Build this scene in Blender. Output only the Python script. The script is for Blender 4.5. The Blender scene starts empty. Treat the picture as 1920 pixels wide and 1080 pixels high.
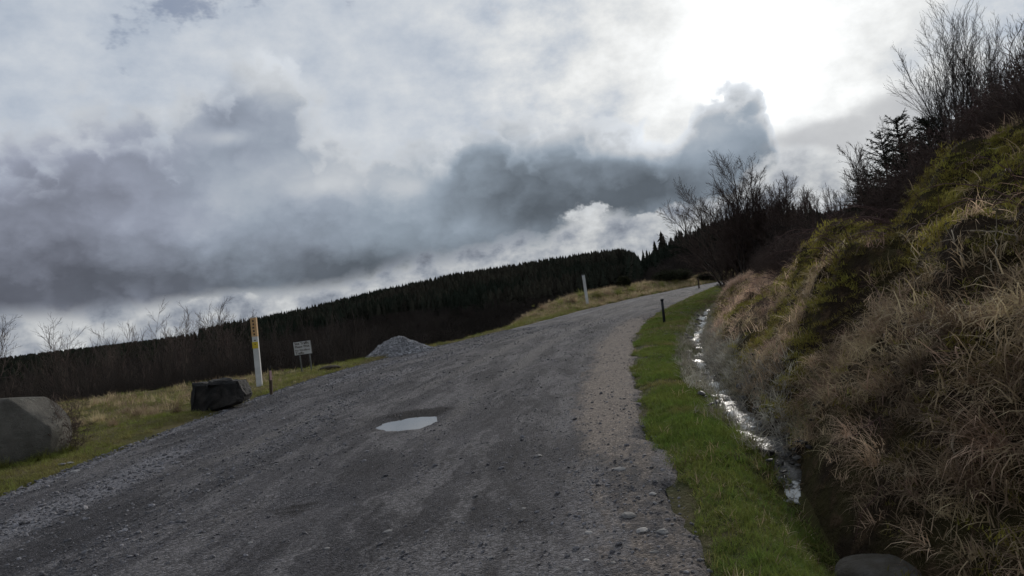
import bpy, bmesh, math, random
import numpy as np
from mathutils import Vector, Matrix

SC = bpy.context.scene
COL = SC.collection
R = math.radians

# ------------------------------------------------------------------ camera
F_PX = 1400.0                       # focal length in photo pixels (1920 wide)
ROLL, PITCH = R(7.0), R(0.8)
CAM = np.array([0.0, 0.0, 1.6])
cr, sr = math.cos(ROLL), math.sin(ROLL)
fwd = np.array([0, math.cos(PITCH), math.sin(PITCH)])
lup = np.array([0, -math.sin(PITCH), math.cos(PITCH)])
rgt = np.array([1.0, 0, 0])
camX = rgt * cr - lup * sr
camY = rgt * sr + lup * cr
cam_data = bpy.data.cameras.new('camera')
cam_data.sensor_width = 36.0
cam_data.lens = 36.0 * F_PX / 1920.0
cam_data.clip_start = 0.05
cam_data.clip_end = 9000.0
cam = bpy.data.objects.new('camera', cam_data)
COL.objects.link(cam)
m = Matrix(((camX[0], camY[0], -fwd[0], CAM[0]), (camX[1], camY[1], -fwd[1], CAM[1]),
            (camX[2], camY[2], -fwd[2], CAM[2]), (0, 0, 0, 1)))
cam.matrix_world = m
SC.camera = cam

def ray(px, py):
    """direction through a photo pixel"""
    u = (px - 960.0) / F_PX
    v = (540.0 - py) / F_PX
    d = fwd + camX * u + camY * v
    return d / np.linalg.norm(d)

def azel(px, py):
    d = ray(px, py)
    return math.atan2(d[0], d[1]), math.asin(d[2])

# ------------------------------------------------------------------ render / colour
SC.render.engine = 'CYCLES'
SC.cycles.use_denoising = True
SC.cycles.use_adaptive_sampling = True
SC.cycles.adaptive_threshold = 0.015
SC.cycles.adaptive_min_samples = 8
SC.cycles.max_bounces = 6
SC.cycles.diffuse_bounces = 2
SC.cycles.glossy_bounces = 2
SC.cycles.transmission_bounces = 3
SC.cycles.transparent_max_bounces = 6
SC.cycles.sample_clamp_indirect = 4.0
SC.view_settings.view_transform = 'Standard'
SC.view_settings.look = 'None'
SC.view_settings.exposure = 0.0
SC.view_settings.gamma = 1.0
SC.view_settings.use_curve_mapping = False

# ------------------------------------------------------------------ node expression helper
class E:
    """a float socket with operators"""
    nt = None
    def __init__(self, s): self.s = s
    def __add__(a, b): return mth('ADD', a, b)
    def __radd__(a, b): return mth('ADD', b, a)
    def __sub__(a, b): return mth('SUBTRACT', a, b)
    def __rsub__(a, b): return mth('SUBTRACT', b, a)
    def __mul__(a, b): return mth('MULTIPLY', a, b)
    def __rmul__(a, b): return mth('MULTIPLY', b, a)
    def __truediv__(a, b): return mth('DIVIDE', a, b)
    def __neg__(a): return mth('MULTIPLY', a, -1.0)

def put(sock, v):
    if isinstance(v, E): E.nt.links.new(v.s, sock)
    elif isinstance(v, bpy.types.NodeSocket): E.nt.links.new(v, sock)
    else: sock.default_value = v

def mth(op, a, b=None, c=None, clamp=False):
    n = E.nt.nodes.new('ShaderNodeMath'); n.operation = op; n.use_clamp = clamp
    put(n.inputs[0], a)
    if b is not None: put(n.inputs[1], b)
    if c is not None: put(n.inputs[2], c)
    return E(n.outputs[0])

def sstep(v, lo, hi, a=0.0, b=1.0, smooth=True):
    n = E.nt.nodes.new('ShaderNodeMapRange')
    n.interpolation_type = 'SMOOTHSTEP' if smooth else 'LINEAR'
    n.clamp = True
    for i, x in enumerate((v, lo, hi, a, b)): put(n.inputs[i], x)
    return E(n.outputs[0])

def vec(x, y, z):
    n = E.nt.nodes.new('ShaderNodeCombineXYZ')
    put(n.inputs[0], x); put(n.inputs[1], y); put(n.inputs[2], z)
    return n.outputs[0]

def noise(v, scale, detail=4.0, rough=0.5, dist=0.0, out=0, dims='3D'):
    n = E.nt.nodes.new('ShaderNodeTexNoise'); n.noise_dimensions = dims
    if v is not None: E.nt.links.new(v, n.inputs['Vector'])
    n.inputs['Scale'].default_value = scale
    n.inputs['Detail'].default_value = detail
    n.inputs['Roughness'].default_value = rough
    n.inputs['Distortion'].default_value = dist
    return E(n.outputs[0]) if out == 0 else n.outputs[1]

def voronoi(v, scale, detail=0.0, rough=0.5, feature='SMOOTH_F1', smooth=0.6, out='Distance', dims='3D'):
    n = E.nt.nodes.new('ShaderNodeTexVoronoi'); n.voronoi_dimensions = dims; n.feature = feature
    if v is not None: E.nt.links.new(v, n.inputs['Vector'])
    n.inputs['Scale'].default_value = scale
    if 'Detail' in n.inputs: n.inputs['Detail'].default_value = detail
    if 'Roughness' in n.inputs: n.inputs['Roughness'].default_value = rough
    if feature == 'SMOOTH_F1': n.inputs['Smoothness'].default_value = smooth
    return E(n.outputs[out]) if out == 'Distance' else n.outputs[out]

def mixc(f, a, b, blend='MIX'):
    n = E.nt.nodes.new('ShaderNodeMix'); n.data_type = 'RGBA'; n.blend_type = blend
    n.clamp_factor = True
    put(n.inputs[0], f)
    for s, v in ((n.inputs[6], a), (n.inputs[7], b)):
        if isinstance(v, tuple): s.default_value = (*v[:3], 1.0)
        else: put(s, v)
    return n.outputs[2]

def fcurve(v, pts):
    """value through a curve, points (x, y) with x and y inside 0..1"""
    n = E.nt.nodes.new('ShaderNodeFloatCurve')
    put(n.inputs['Value'], v)
    c = n.mapping.curves[0]
    pts = sorted(pts)
    c.points[0].location = pts[0]; c.points[1].location = pts[-1]
    for p in pts[1:-1]: c.points.new(*p)
    for p in c.points: p.handle_type = 'AUTO_CLAMPED'
    n.mapping.update()
    return E(n.outputs[0])

# ------------------------------------------------------------------ world: broken cloud over a Nishita sky
SUN_AZ, SUN_EL = azel(1420, 95)
world = bpy.data.worlds.new('World'); SC.world = world
world.use_nodes = True
world.cycles.sampling_method = 'MANUAL'; world.cycles.sample_map_resolution = 512
E.nt = world.node_tree
E.nt.nodes.clear()
tc = E.nt.nodes.new('ShaderNodeTexCoord')
D = tc.outputs['Generated']
sx = E.nt.nodes.new('ShaderNodeSeparateXYZ'); E.nt.links.new(D, sx.inputs[0])
dx, dy, dz = (E(sx.outputs[i]) for i in range(3))
az = mth('ARCTAN2', dx, dy)
el = mth('ARCSINE', dz)

def to_curve(pix, ylo=-0.1, yhi=0.6):
    out = []
    for a, b in pix:
        A, B = azel(a, b)
        out.append(((A + 1.0) / 2.0, (B - ylo) / (yhi - ylo)))
    return out
def curve_el(v, pix, ends, ylo=-0.1, yhi=0.6):
    pts = to_curve(pix, ylo, yhi)
    pts += [(x, (e - ylo) / (yhi - ylo)) for x, e in ends]
    f = fcurve(sstep(v, -1.0, 1.0, smooth=False), pts)
    return f * (yhi - ylo) + ylo

ang_sun = mth('ARCCOSINE', dx * (math.sin(SUN_AZ) * math.cos(SUN_EL)) + dy * (math.cos(SUN_AZ) * math.cos(SUN_EL)) + dz * math.sin(SUN_EL))

def sky_noise(off, scale, detail, rough, sq=1.0, out=0):
    return noise(vec(az + off, el * sq + off * 0.37, 0.0), scale, detail, rough, out=out, dims='2D')
nA = sky_noise(0.3, 3.2, 5, 0.55, 1.6)
nB = sky_noise(3.7, 9.0, 6, 0.58, 1.6)
nC = sky_noise(6.1, 22.0, 4, 0.6, 1.3)
nW = sky_noise(9.3, 7.0, 3, 0.5)
bil = voronoi(vec(az + (nC - 0.5) * 0.05, el + (nB - 0.5) * 0.05, 0.0), 17.0, 2.0, 0.55, feature='F1', dims='2D')

def blob(px, py, rx, ry, wn=0.35):
    a, e = azel(px, py)
    u = (az - a + (nW - 0.5) * wn * rx / F_PX * 2) / (rx / F_PX)
    v = (el - e + (nB - 0.5) * wn * ry / F_PX * 2) / (ry / F_PX)
    return mth('EXPONENT', -(u * u + v * v))

# -- high thin layer, white round the hidden sun, blue-grey away from it
sunfall = mth('EXPONENT', -(ang_sun * ang_sun) / 0.017)
sunwide = mth('EXPONENT', -ang_sun / 0.62)
hi_tex = (sky_noise(7.7, 13.0, 6, 0.6, 1.5) - 0.5)
hi_big = (sky_noise(5.5, 3.0, 2, 0.5, 1.7) - 0.5)
hi_l = 0.455 + sunwide * 0.34 + sunfall * 0.50 + hi_tex * (0.30 + sstep(az, -0.15, 0.12) * 0.34) + hi_big * 0.18
hi_col = mixc(sstep(hi_l, 0.25, 0.85), (0.80, 0.97, 1.24), (0.985, 1.0, 1.0))
vs = E.nt.nodes.new('ShaderNodeVectorMath'); vs.operation = 'SCALE'
E.nt.links.new(hi_col, vs.inputs[0]); E.nt.links.new(hi_l.s, vs.inputs['Scale'])
sky = E.nt.nodes.new('ShaderNodeTexSky'); sky.sky_type = 'NISHITA'; sky.sun_disc = False
sky.sun_elevation = SUN_EL; sky.sun_rotation = SUN_AZ
sky.air_density = 1.0; sky.dust_density = 2.0
nis = E.nt.nodes.new('ShaderNodeVectorMath'); nis.operation = 'SCALE'
E.nt.links.new(sky.outputs[0], nis.inputs[0]); nis.inputs['Scale'].default_value = 0.06
hole = sstep(sky_noise(1.9, 8.0, 5, 0.62, 1.8) + (sunfall * -0.2) + blob(345, 25, 90, 35, 0.6) * 0.26 + blob(930, 70, 60, 40) * 0.1, 0.66, 0.80)
base_c = mixc(hole * 0.75, vs.outputs[0], mixc(0.5, nis.outputs[0], (0.21, 0.27, 0.43)))

# -- brighter strip with shreds close to the horizon
lowmask = sstep(el + (nB - 0.5) * 0.06, 0.20, 0.07)
low_l = 0.42 + (nB - 0.5) * 1.0 + (nC - 0.5) * 0.6 + mth('EXPONENT', -ang_sun / 0.3) * 0.18
low_l = mth('MAXIMUM', low_l, 0.17)
low_c = mixc(sstep(low_l, 0.2, 0.6), (0.86, 0.96, 1.14), (0.97, 1.0, 1.02))
lv = E.nt.nodes.new('ShaderNodeVectorMath'); lv.operation = 'SCALE'
E.nt.links.new(low_c, lv.inputs[0]); E.nt.links.new(low_l.s, lv.inputs['Scale'])
base_c = mixc(lowmask, base_c, lv.outputs[0])

# -- the bank of cumulus
TOP = [(0, 215), (110, 185), (230, 180), (330, 195), (392, 150), (425, 92), (505, 82), (560, 120), (600, 190),
       (660, 225), (740, 228), (820, 228), (870, 205), (960, 215), (1030, 215), (1085, 190), (1130, 196),
       (1190, 212), (1235, 240), (1262, 222), (1287, 182), (1320, 152), (1362, 138), (1410, 150), (1440, 195), (1464, 250), (1492, 400), (1560, 520), (1680, 520)]
BASE = [(0, 588), (200, 582), (400, 552), (550, 542), (660, 528), (780, 494), (880, 476), (960, 455), (1010, 450), (1050, 425),
        (1090, 400), (1140, 402), (1210, 415), (1290, 402), (1320, 385), (1390, 345), (1470, 305)]
near_head = sstep(az, -0.30, 0.14)
azw = az + (nW - 0.5) * (0.10 - near_head * 0.075)
topE = curve_el(azw, TOP, [(0.0, 0.34), (0.08, 0.30), (1.0, 0.05), (0.87, 0.03)])
baseE = curve_el(azw, BASE, [(0.0, 0.10), (0.08, 0.08), (0.87, 0.12), (1.0, 0.12)])
soft = 0.034 - near_head * 0.026
edge = topE - el + (nA - 0.5) * 0.10 * (1.0 - near_head * 0.7) + (nB - 0.5) * (0.075 - near_head * 0.03) + (0.36 - bil) * (0.060 - near_head * 0.018)
mtop = sstep(edge, -soft, soft)
edgeb = el - baseE + (nB - 0.5) * (0.03 + sstep(az, -0.3, 0.0) * 0.045) + (nC - 0.5) * (0.02 + sstep(az, -0.3, 0.0) * 0.035)
mbot = sstep(edgeb, -0.012, 0.014)
gap = mth('MAXIMUM', mth('MAXIMUM', blob(1100, 396, 75, 30, 1.5), blob(1262, 404, 60, 22, 1.5)), blob(1165, 428, 110, 22, 1.5)) + blob(455, 560, 120, 14, 1.0) * 0.7
mass = mtop * mbot * (1.0 - sstep(gap * (1.0 + (nC - 0.5) * 4.5 + (nB - 0.5) * 2.0), 0.42, 0.85))
# light inside the mass
hgt = (el - baseE) / mth('MAXIMUM', topE - baseE, 0.05)
cl = 0.225 + sstep(hgt, -0.1, 1.0) * 0.13 + (nA - 0.5) * 0.22 + (nB - 0.5) * 0.14 + (nC - 0.5) * 0.05 + (0.40 - bil) * 0.06
LIGHTS = [(640, 320, 150, 60, 0.13), (770, 345, 60, 22, 0.14), (610, 350, 60, 22, 0.12), (430, 258, 40, 14, 0.16), (1180, 265, 80, 26, 0.20), (500, 110, 60, 50, 0.16), (470, 400, 200, 70, 0.08),
          (1350, 255, 80, 34, 0.08), (640, 225, 70, 30, 0.12), (60, 200, 130, 40, 0.06), (700, 430, 110, 40, 0.06), (560, 150, 50, 50, 0.10),
          (170, 535, 330, 60, -0.11), (60, 420, 190, 110, -0.05), (270, 290, 130, 70, -0.05), (960, 330, 120, 90, -0.10), (1010, 400, 70, 30, -0.05), (1200, 350, 110, 45, -0.14), (1390, 185, 60, 40, -0.08), (425, 170, 38, 60, -0.09), (620, 515, 170, 34, -0.09), (730, 235, 60, 18, -0.08)]
for px, py, rx, ry, amt in LIGHTS:
    cl = cl + blob(px, py, rx, ry) * amt
thin = 1.0 - sstep(edge, 0.0, 0.05)
cl = cl + thin * (0.09 + mth('EXPONENT', -ang_sun / 0.30) * 0.34)
cl = mth('MAXIMUM', cl * 1.16, 0.125 + (nB - 0.5) * 0.08)
c_col = mixc(sstep(az + (nA - 0.5) * 0.4, -0.55, -0.15), (0.90, 0.98, 1.22), (0.84, 1.0, 1.19))
c_col = mixc(sstep(cl, 0.30, 0.6), c_col, (0.95, 1.0, 1.06))
cv = E.nt.nodes.new('ShaderNodeVectorMath'); cv.operation = 'SCALE'
E.nt.links.new(c_col, cv.inputs[0]); E.nt.links.new(cl.s, cv.inputs['Scale'])
full = mixc(mass, base_c, cv.outputs[0])

# -- soft grey cloud right of the cumulus head, and small shreds
gm = mth('MAXIMUM', blob(1600, 240, 110, 38, 0.9), blob(1690, 200, 80, 40, 0.9)) + blob(1510, 262, 50, 14, 0.6) * 0.6
gm = sstep(gm + (nB - 0.5) * 0.5, 0.30, 0.95)
full = mixc(gm * 0.72, full, (0.47, 0.48, 0.50))

scl = E.nt.nodes.new('ShaderNodeVectorMath'); scl.operation = 'SCALE'
E.nt.links.new(full, scl.inputs[0]); scl.inputs['Scale'].default_value = 10.0
bg = E.nt.nodes.new('ShaderNodeBackground')
E.nt.links.new(scl.outputs[0], bg.inputs['Color']); bg.inputs['Strength'].default_value = 0.1
wo = E.nt.nodes.new('ShaderNodeOutputWorld')
E.nt.links.new(bg.outputs[0], wo.inputs['Surface'])

# ------------------------------------------------------------------ sun, veiled by cloud
sun_d = bpy.data.lights.new('sun', 'SUN')
sun_d.energy = 2.2
sun_d.angle = R(10)
sun_d.color = (1.0, 0.95, 0.88)
sun = bpy.data.objects.new('sun', sun_d); COL.objects.link(sun)
sdir = Vector((math.sin(SUN_AZ) * math.cos(SUN_EL), math.cos(SUN_AZ) * math.cos(SUN_EL), math.sin(SUN_EL)))
sun.rotation_euler = sdir.to_track_quat('Z', 'Y').to_euler()

# ------------------------------------------------------------------ numeric helpers
rng = np.random.default_rng(7)

def vnoise(x, y, seed=0):
    x = np.asarray(x, float); y = np.asarray(y, float)
    ix = np.floor(x).astype(np.int64); iy = np.floor(y).astype(np.int64)
    fx = x - ix; fy = y - iy
    fx = fx * fx * (3 - 2 * fx); fy = fy * fy * (3 - 2 * fy)
    def h(a, b):
        k = (a * 374761393 + b * 668265263 + seed * 144665003) & 0xffffffff
        k = ((k ^ (k >> 13)) * 1274126177) & 0xffffffff
        return ((k ^ (k >> 16)) & 0xffffff) / float(0xffffff)
    a = h(ix, iy); b = h(ix + 1, iy); c = h(ix, iy + 1); d = h(ix + 1, iy + 1)
    return (a + (b - a) * fx) * (1 - fy) + (c + (d - c) * fx) * fy

def fbm(x, y, octv=4, seed=0, gain=0.5):
    t = 0.0; a = 1.0; n = 0.0; f = 1.0
    for i in range(octv):
        t = t + a * vnoise(np.asarray(x) * f, np.asarray(y) * f, seed + i * 17); n += a; a *= gain; f *= 2.03
    return t / n - 0.5

def sst(x, lo, hi):
    t = np.clip((np.asarray(x, float) - lo) / (hi - lo), 0, 1)
    return t * t * (3 - 2 * t)

# ------------------------------------------------------------------ the lie of the land
ZY = np.array([-60, 0, 12, 25, 40, 52, 65, 80, 120, 400.0])
ZZ = np.array([-.3, 0, 0, .10, .38, .58, .80, .92, 1.0, 1.2])
def zroad(y):
    y = np.asarray(y, float)
    return sum(np.interp(y + o, ZY, ZZ) for o in (-4, -2, 0, 2, 4)) / 5.0

def on_profile(px, py, dz=0.0):
    d = ray(px, py); t = 5.0
    for _ in range(60):
        y = d[1] * t
        t = 0.5 * t + 0.5 * (zroad(y) + dz - CAM[2]) / d[2]
    return d[0] * t, d[1] * t

def edge_fn(pix, extra_lo, extra_hi, dz=0.0):
    pts = sorted([on_profile(*p, dz=dz)[::-1] for p in pix])
    ys = np.array([e[0] for e in extra_lo] + [p[0] for p in pts] + [e[0] for e in extra_hi])
    xs = np.array([e[1] for e in extra_lo] + [p[1] for p in pts] + [e[1] for e in extra_hi])
    gy = np.linspace(-60, 420, 2400)
    gx = np.interp(gy, ys, xs)
    k = np.ones(13) / 13
    gx2 = np.convolve(np.pad(gx, 6, 'edge'), k, 'valid')
    return lambda y: np.interp(y, gy, gx2)

xR = edge_fn([(1330, 1080), (1295, 960), (1245, 850), (1205, 765), (1187, 690), (1192, 630), (1218, 596), (1262, 572)],
             [(-60, -4), (-10, 0.0), (0, 0.6)], [(52, 13.6), (60, 18.4), (80, 33), (120, 66), (420, 330)])
xL = edge_fn([(5, 930), (130, 880), (300, 812), (450, 757), (600, 706), (720, 672), (900, 632), (1000, 607), (1100, 580), (1200, 557)],
             [(-60, -9), (-10, -6.9), (0, -6.6)], [(53, 8.9), (60, 13.2), (80, 27.5), (120, 60), (420, 324)])
xD = edge_fn([(1640, 1075), (1555, 985), (1490, 915), (1430, 850), (1385, 795), (1345, 750), (1322, 705), (1312, 655), (1322, 603)],
             [(-60, -2), (-10, 1.35), (0, 1.8)], [(52, 15.6), (60, 20.5), (80, 35.5), (120, 69), (420, 334)], dz=-0.35)

LIP = np.array([(-400, 10), (-60, 20), (-14, 24.5), (-7.2, 26.3), (-3.6, 30.5), (-1.6, 36), (-0.6, 44), (1.8, 52), (5, 60), (11, 72), (24, 90), (60, 122), (130, 180), (400, 420.0)])
def lip_sd(x, y):
    """distance past the edge of the valley, positive on the valley side"""
    x = np.asarray(x, float); y = np.asarray(y, float)
    best = np.full(np.broadcast(x, y).shape, 1e9); sgn = np.ones_like(best)
    for (ax, ay), (bx, by) in zip(LIP[:-1], LIP[1:]):
        ux, uy = bx - ax, by - ay
        t = np.clip(((x - ax) * ux + (y - ay) * uy) / (ux * ux + uy * uy), 0, 1)
        dd = np.hypot(x - ax - t * ux, y - ay - t * uy)
        side = ux * (y - ay) - uy * (x - ax)
        m_ = dd < best
        best = np.where(m_, dd, best); sgn = np.where(m_, np.sign(side), sgn)
    return best * sgn

PUD = on_profile(765, 789.5)            # puddle
POT = on_profile(548, 948)              # dry pothole
# skyline of the far hills: photo pixels of the tree tops, distance of that ridge, tree height
SKY1 = [(-300, 700), (0, 673), (150, 655), (300, 637)]
SKY2 = [(375, 613), (470, 594), (560, 577), (700, 545), (850, 513), (1000, 489), (1120, 470), (1168, 466)]
SKY3 = [(1190, 474), (1240, 444), (1290, 424), (1340, 402), (1400, 385), (1460, 378), (1540, 375), (1700, 362), (2100, 330)]
ts, Rs, Zs = [], [], []
for lst, RR, th in ((SKY1, 1500.0, 4.0), (SKY2, 420.0, 8.0), (SKY3, 250.0, 8.0)):
    for p in lst:
        d = ray(*p); hd = math.hypot(d[0], d[1])
        ts.append(math.atan2(d[0], d[1])); Rs.append(RR); Zs.append(CAM[2] + d[2] / hd * RR - th)
ts = np.array([-3.2] + ts + [3.2]); Rs = np.array([1500.0] + Rs + [250.0]); Zs = np.array([2.0] + Zs + [Zs[-1]])
def ridge(t):
    return np.interp(t, ts, Rs), np.interp(t, ts, Zs)

def H(x, y, fine=True):
    x = np.asarray(x, float); y = np.asarray(y, float)
    zr = zroad(y)
    d = x - xR(y)
    Dd = xD(y) - xR(y) + 0.30 * fbm(y * 0.55, y * 0 + 4.0, 3, 2) + 0.10 * fbm(y * 2.1, y * 0 + 7.0, 2, 4)
    dl = xL(y) - x
    # right: verge, ditch, bank
    depth = 0.36 + 0.65 * (1 - sst(y, 3.5, 7.0))
    e = np.maximum(d - Dd, 0)
    Hb = 2.6 + 1.35 * (1 - sst(y, 17, 38))
    sl = 0.60 + 0.62 * (1 - sst(y, 6, 20))
    bank = Hb * (1 - np.exp(-sl * e / Hb))
    vr = 0.05 * sst(d, 0.0, 0.35) + 0.05 * fbm(x * 1.1, y * 1.1, 3, 3) * sst(d, 0, .4)
    wd = 0.36 + 0.10 * sst(y, 10, 30) + 0.10 * (1 - sst(y, 4, 8))
    ditch = -depth * np.exp(-((d - Dd) / wd) ** 2 * np.where(d < Dd, 1.0, 0.55))
    lump = fbm(x * 0.55, y * 0.55, 3, 11) * 1.1 + fbm(x * 1.7, y * 1.7, 3, 23) * 0.80
    led = 0.17 * np.sin(2 * np.pi * (bank / 1.15 + 1.6 * fbm(x * 0.3, y * 0.3, 2, 13))) + 0.06 * np.sin(2 * np.pi * (bank / 0.43 + 2.0 * fbm(x * 0.6, y * 0.6, 2, 15)))
    right = vr + ditch + bank + (lump * 0.80 + led) * sst(e, 0.15, 1.3) * (1 - 0.45 * sst(y, 11, 18))
    # left: verge, tussocks, low mound beside the far bend, then the valley
    sd = lip_sd(x, y)
    left = 0.06 * sst(dl, 0, 0.5) + (fbm(x * 0.8, y * 0.8, 3, 5) * 0.16 - 0.05) * sst(dl, 0.3, 2.5)
    left = left + 0.62 * sst(y, 38, 56) * sst(dl, 0.2, 3.5) * (1 - sst(sd, -1.0, 5.0))
    left = left - 15.0 * (1 - np.exp(-0.034 * np.maximum(sd + 1.6, 0) ** 1.25))
    road = 0.02 * fbm(x * 0.5, y * 0.35, 3, 31) * 2
    if fine:
        road = road + 0.014 * fbm(x * 2.2, y * 1.2, 3, 37)
    u = (x - PUD[0]) / 0.50; v = (y - PUD[1]) / 0.56
    ang = np.arctan2(v, u)
    rr = np.hypot(u, v) * (1 + 0.07 * np.sin(2 * ang + 1) + 0.06 * np.sin(3 * ang + 2.2) + 0.04 * np.sin(7 * ang) + 0.03 * np.sin(13 * ang + 1))
    road = road * (1 - 0.9 * np.exp(-(rr / 2.2) ** 4)) - 0.085 * np.exp(-rr ** 3 * 0.6)
    u = (x - POT[0]) / 0.5; v = (y - POT[1]) / 0.5
    road = road - 0.05 * np.exp(-(u * u + v * v) ** 2)
    z = zr + np.where(d > 0, right, np.where(dl > 0, left, road))
    # far country
    r = np.hypot(x, y); t = np.arctan2(x, y)
    RR, ZZr = ridge(t)
    k = sst(r, np.minimum(RR * 0.28, 150), RR * 1.0)
    tgt = ZZr - np.maximum(r - RR * 1.02, 0) * 0.12 + fbm(x / 40.0, y / 40.0, 3, 41) * 5.0 * sst(r, 60, 160) * (1 - sst(r / RR, .75, .97))
    return z * (1 - k) + tgt * k

def at(px, py, lift=0.0, tmax=140.0):
    """where the line of sight through a photo pixel meets the land"""
    d = ray(px, py)
    t = np.concatenate([np.linspace(2.0, 30, 900), np.linspace(30.05, tmax, 900)])
    p = CAM[None, :] + d[None, :] * t[:, None]
    below = p[:, 2] < H(p[:, 0], p[:, 1])
    if not below.any():
        i = len(t) - 1
    else:
        i = int(np.argmax(below))
    lo, hi = t[max(i - 1, 0)], t[i]
    for _ in range(14):
        mid = 0.5 * (lo + hi); q = CAM + d * mid
        if q[2] < H(q[0], q[1]): hi = mid
        else: lo = mid
    q = CAM + d * hi
    return Vector((q[0], q[1], q[2] + lift))

def px_size(p):
    """metres per photo pixel at a point"""
    return (Vector(p) - Vector(CAM)).dot(Vector(fwd)) / F_PX

# ------------------------------------------------------------------ mesh helpers
def tag(o, label=None, cat=None, group=None, kind=None):
    if label: o['label'] = label
    if cat: o['category'] = cat
    if group: o['group'] = group
    if kind: o['kind'] = kind
    return o

def mesh_np(name, verts, faces=None, loops=None, starts=None, totals=None, smooth=False):
    """mesh from numpy arrays; faces an (n,3) or (n,4) array, or a list of such arrays"""
    me = bpy.data.meshes.new(name)
    verts = np.asarray(verts, np.float32)
    fl = faces if isinstance(faces, list) else [faces]
    fl = [np.asarray(f, np.int32) for f in fl if f is not None and len(f)]
    loops = np.concatenate([f.ravel() for f in fl])
    totals = np.concatenate([np.full(len(f), f.shape[1], np.int32) for f in fl])
    starts = np.concatenate([[0], np.cumsum(totals)[:-1]]).astype(np.int32)
    me.vertices.add(len(verts)); me.vertices.foreach_set('co', verts.ravel())
    me.loops.add(len(loops)); me.loops.foreach_set('vertex_index', loops)
    me.polygons.add(len(totals)); me.polygons.foreach_set('loop_start', starts)
    me.polygons.foreach_set('loop_total', totals)
    if smooth: me.polygons.foreach_set('use_smooth', np.ones(len(totals), bool))
    me.update(calc_edges=True)
    return me

def obj(name, me, mat=None, parent=None, link=True):
    o = bpy.data.objects.new(name, me)
    if mat is not None and not me.materials: me.materials.append(mat)
    if link: COL.objects.link(o)
    if parent is not None: o.parent = parent
    return o

def empty(name, loc=(0, 0, 0), rz=0.0):
    o = bpy.data.objects.new(name, None); COL.objects.link(o)
    o.location = loc; o.rotation_euler = (0, 0, rz); o.empty_display_size = 0.2
    return o

def copy_tree(o, parent=None):
    c = o.copy(); COL.objects.link(c); c.parent = parent
    for ch in list(o.children): copy_tree(ch, c)
    return c

def grid(xs, ys, z):
    """sheet from 2-D arrays of the same shape"""
    n, mm = xs.shape
    v = np.stack([xs.ravel(), ys.ravel(), z.ravel()], 1)
    i = np.arange(n * mm).reshape(n, mm)
    f = np.stack([i[:-1, :-1].ravel(), i[:-1, 1:].ravel(), i[1:, 1:].ravel(), i[1:, :-1].ravel()], 1)
    return v, f

def attr(me, name, vals):
    a = me.attributes.new(name, 'FLOAT', 'POINT')
    a.data.foreach_set('value', np.asarray(vals, np.float32).ravel())

class Tubes:
    """collects tapered tubes along polylines"""
    def __init__(self): self.v = []; self.f = []; self.n = 0; self.t = []; self.q = {}
    def add(self, pts, rad, k=4, cap=True):
        pts = np.asarray(pts, float); rad = np.broadcast_to(np.asarray(rad, float), (len(pts),))
        self.q.setdefault((len(pts), k, cap), []).append((pts[None], rad[None]))
    def add_many(self, pts, rad, k=3):
        self.q.setdefault((pts.shape[1], k, False), []).append((pts, rad))
    def flush(self):
        for (n, k, cap), lst in self.q.items():
            pts = np.concatenate([a[0] for a in lst]); rad = np.concatenate([a[1] for a in lst]); m_ = len(pts)
            tan = np.gradient(pts, axis=1); tan /= np.linalg.norm(tan, axis=2)[:, :, None] + 1e-9
            ref = np.where(np.abs(tan[:, :1, 2:]) > 0.7, np.array([0.31, 0.87, 0.38]), np.array([0.1, 0.2, 0.97]))
            a = np.cross(tan, np.broadcast_to(ref, tan.shape)); a /= np.linalg.norm(a, axis=2)[:, :, None] + 1e-9
            b = np.cross(tan, a)
            th = np.arange(k) * 2 * np.pi / k
            ring = pts[:, :, None, :] + rad[:, :, None, None] * (np.cos(th)[:, None] * a[:, :, None, :] + np.sin(th)[:, None] * b[:, :, None, :])
            self.v.append(ring.reshape(-1, 3))
            idx = self.n + np.arange(m_ * n * k).reshape(m_, n, k); nx = np.roll(idx, -1, 2)
            self.f.append(np.stack([idx[:, :-1].ravel(), nx[:, :-1].ravel(), nx[:, 1:].ravel(), idx[:, 1:].ravel()], 1))
            if cap:
                for q in range(1, k - 1):
                    self.t.append(np.stack([idx[:, 0, 0], idx[:, 0, q + 1], idx[:, 0, q]], 1))
                    self.t.append(np.stack([idx[:, -1, 0], idx[:, -1, q], idx[:, -1, q + 1]], 1))
            self.n += m_ * n * k
        self.q = {}
    def mesh(self, name, smooth=True):
        self.flush()
        fl = [np.concatenate(self.f)]
        if self.t: fl.append(np.concatenate(self.t))
        return mesh_np(name, np.concatenate(self.v), fl, smooth=smooth)

# ------------------------------------------------------------------ material helper
def material(name):
    mt = bpy.data.materials.new(name); mt.use_nodes = True
    E.nt = mt.node_tree; E.nt.nodes.clear()
    out = E.nt.nodes.new('ShaderNodeOutputMaterial')
    p = E.nt.nodes.new('ShaderNodeBsdfPrincipled')
    p.inputs['Roughness'].default_value = 0.9
    p.inputs['Specular IOR Level'].default_value = 0.25
    E.nt.links.new(p.outputs[0], out.inputs['Surface'])
    return mt, p, out

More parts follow.
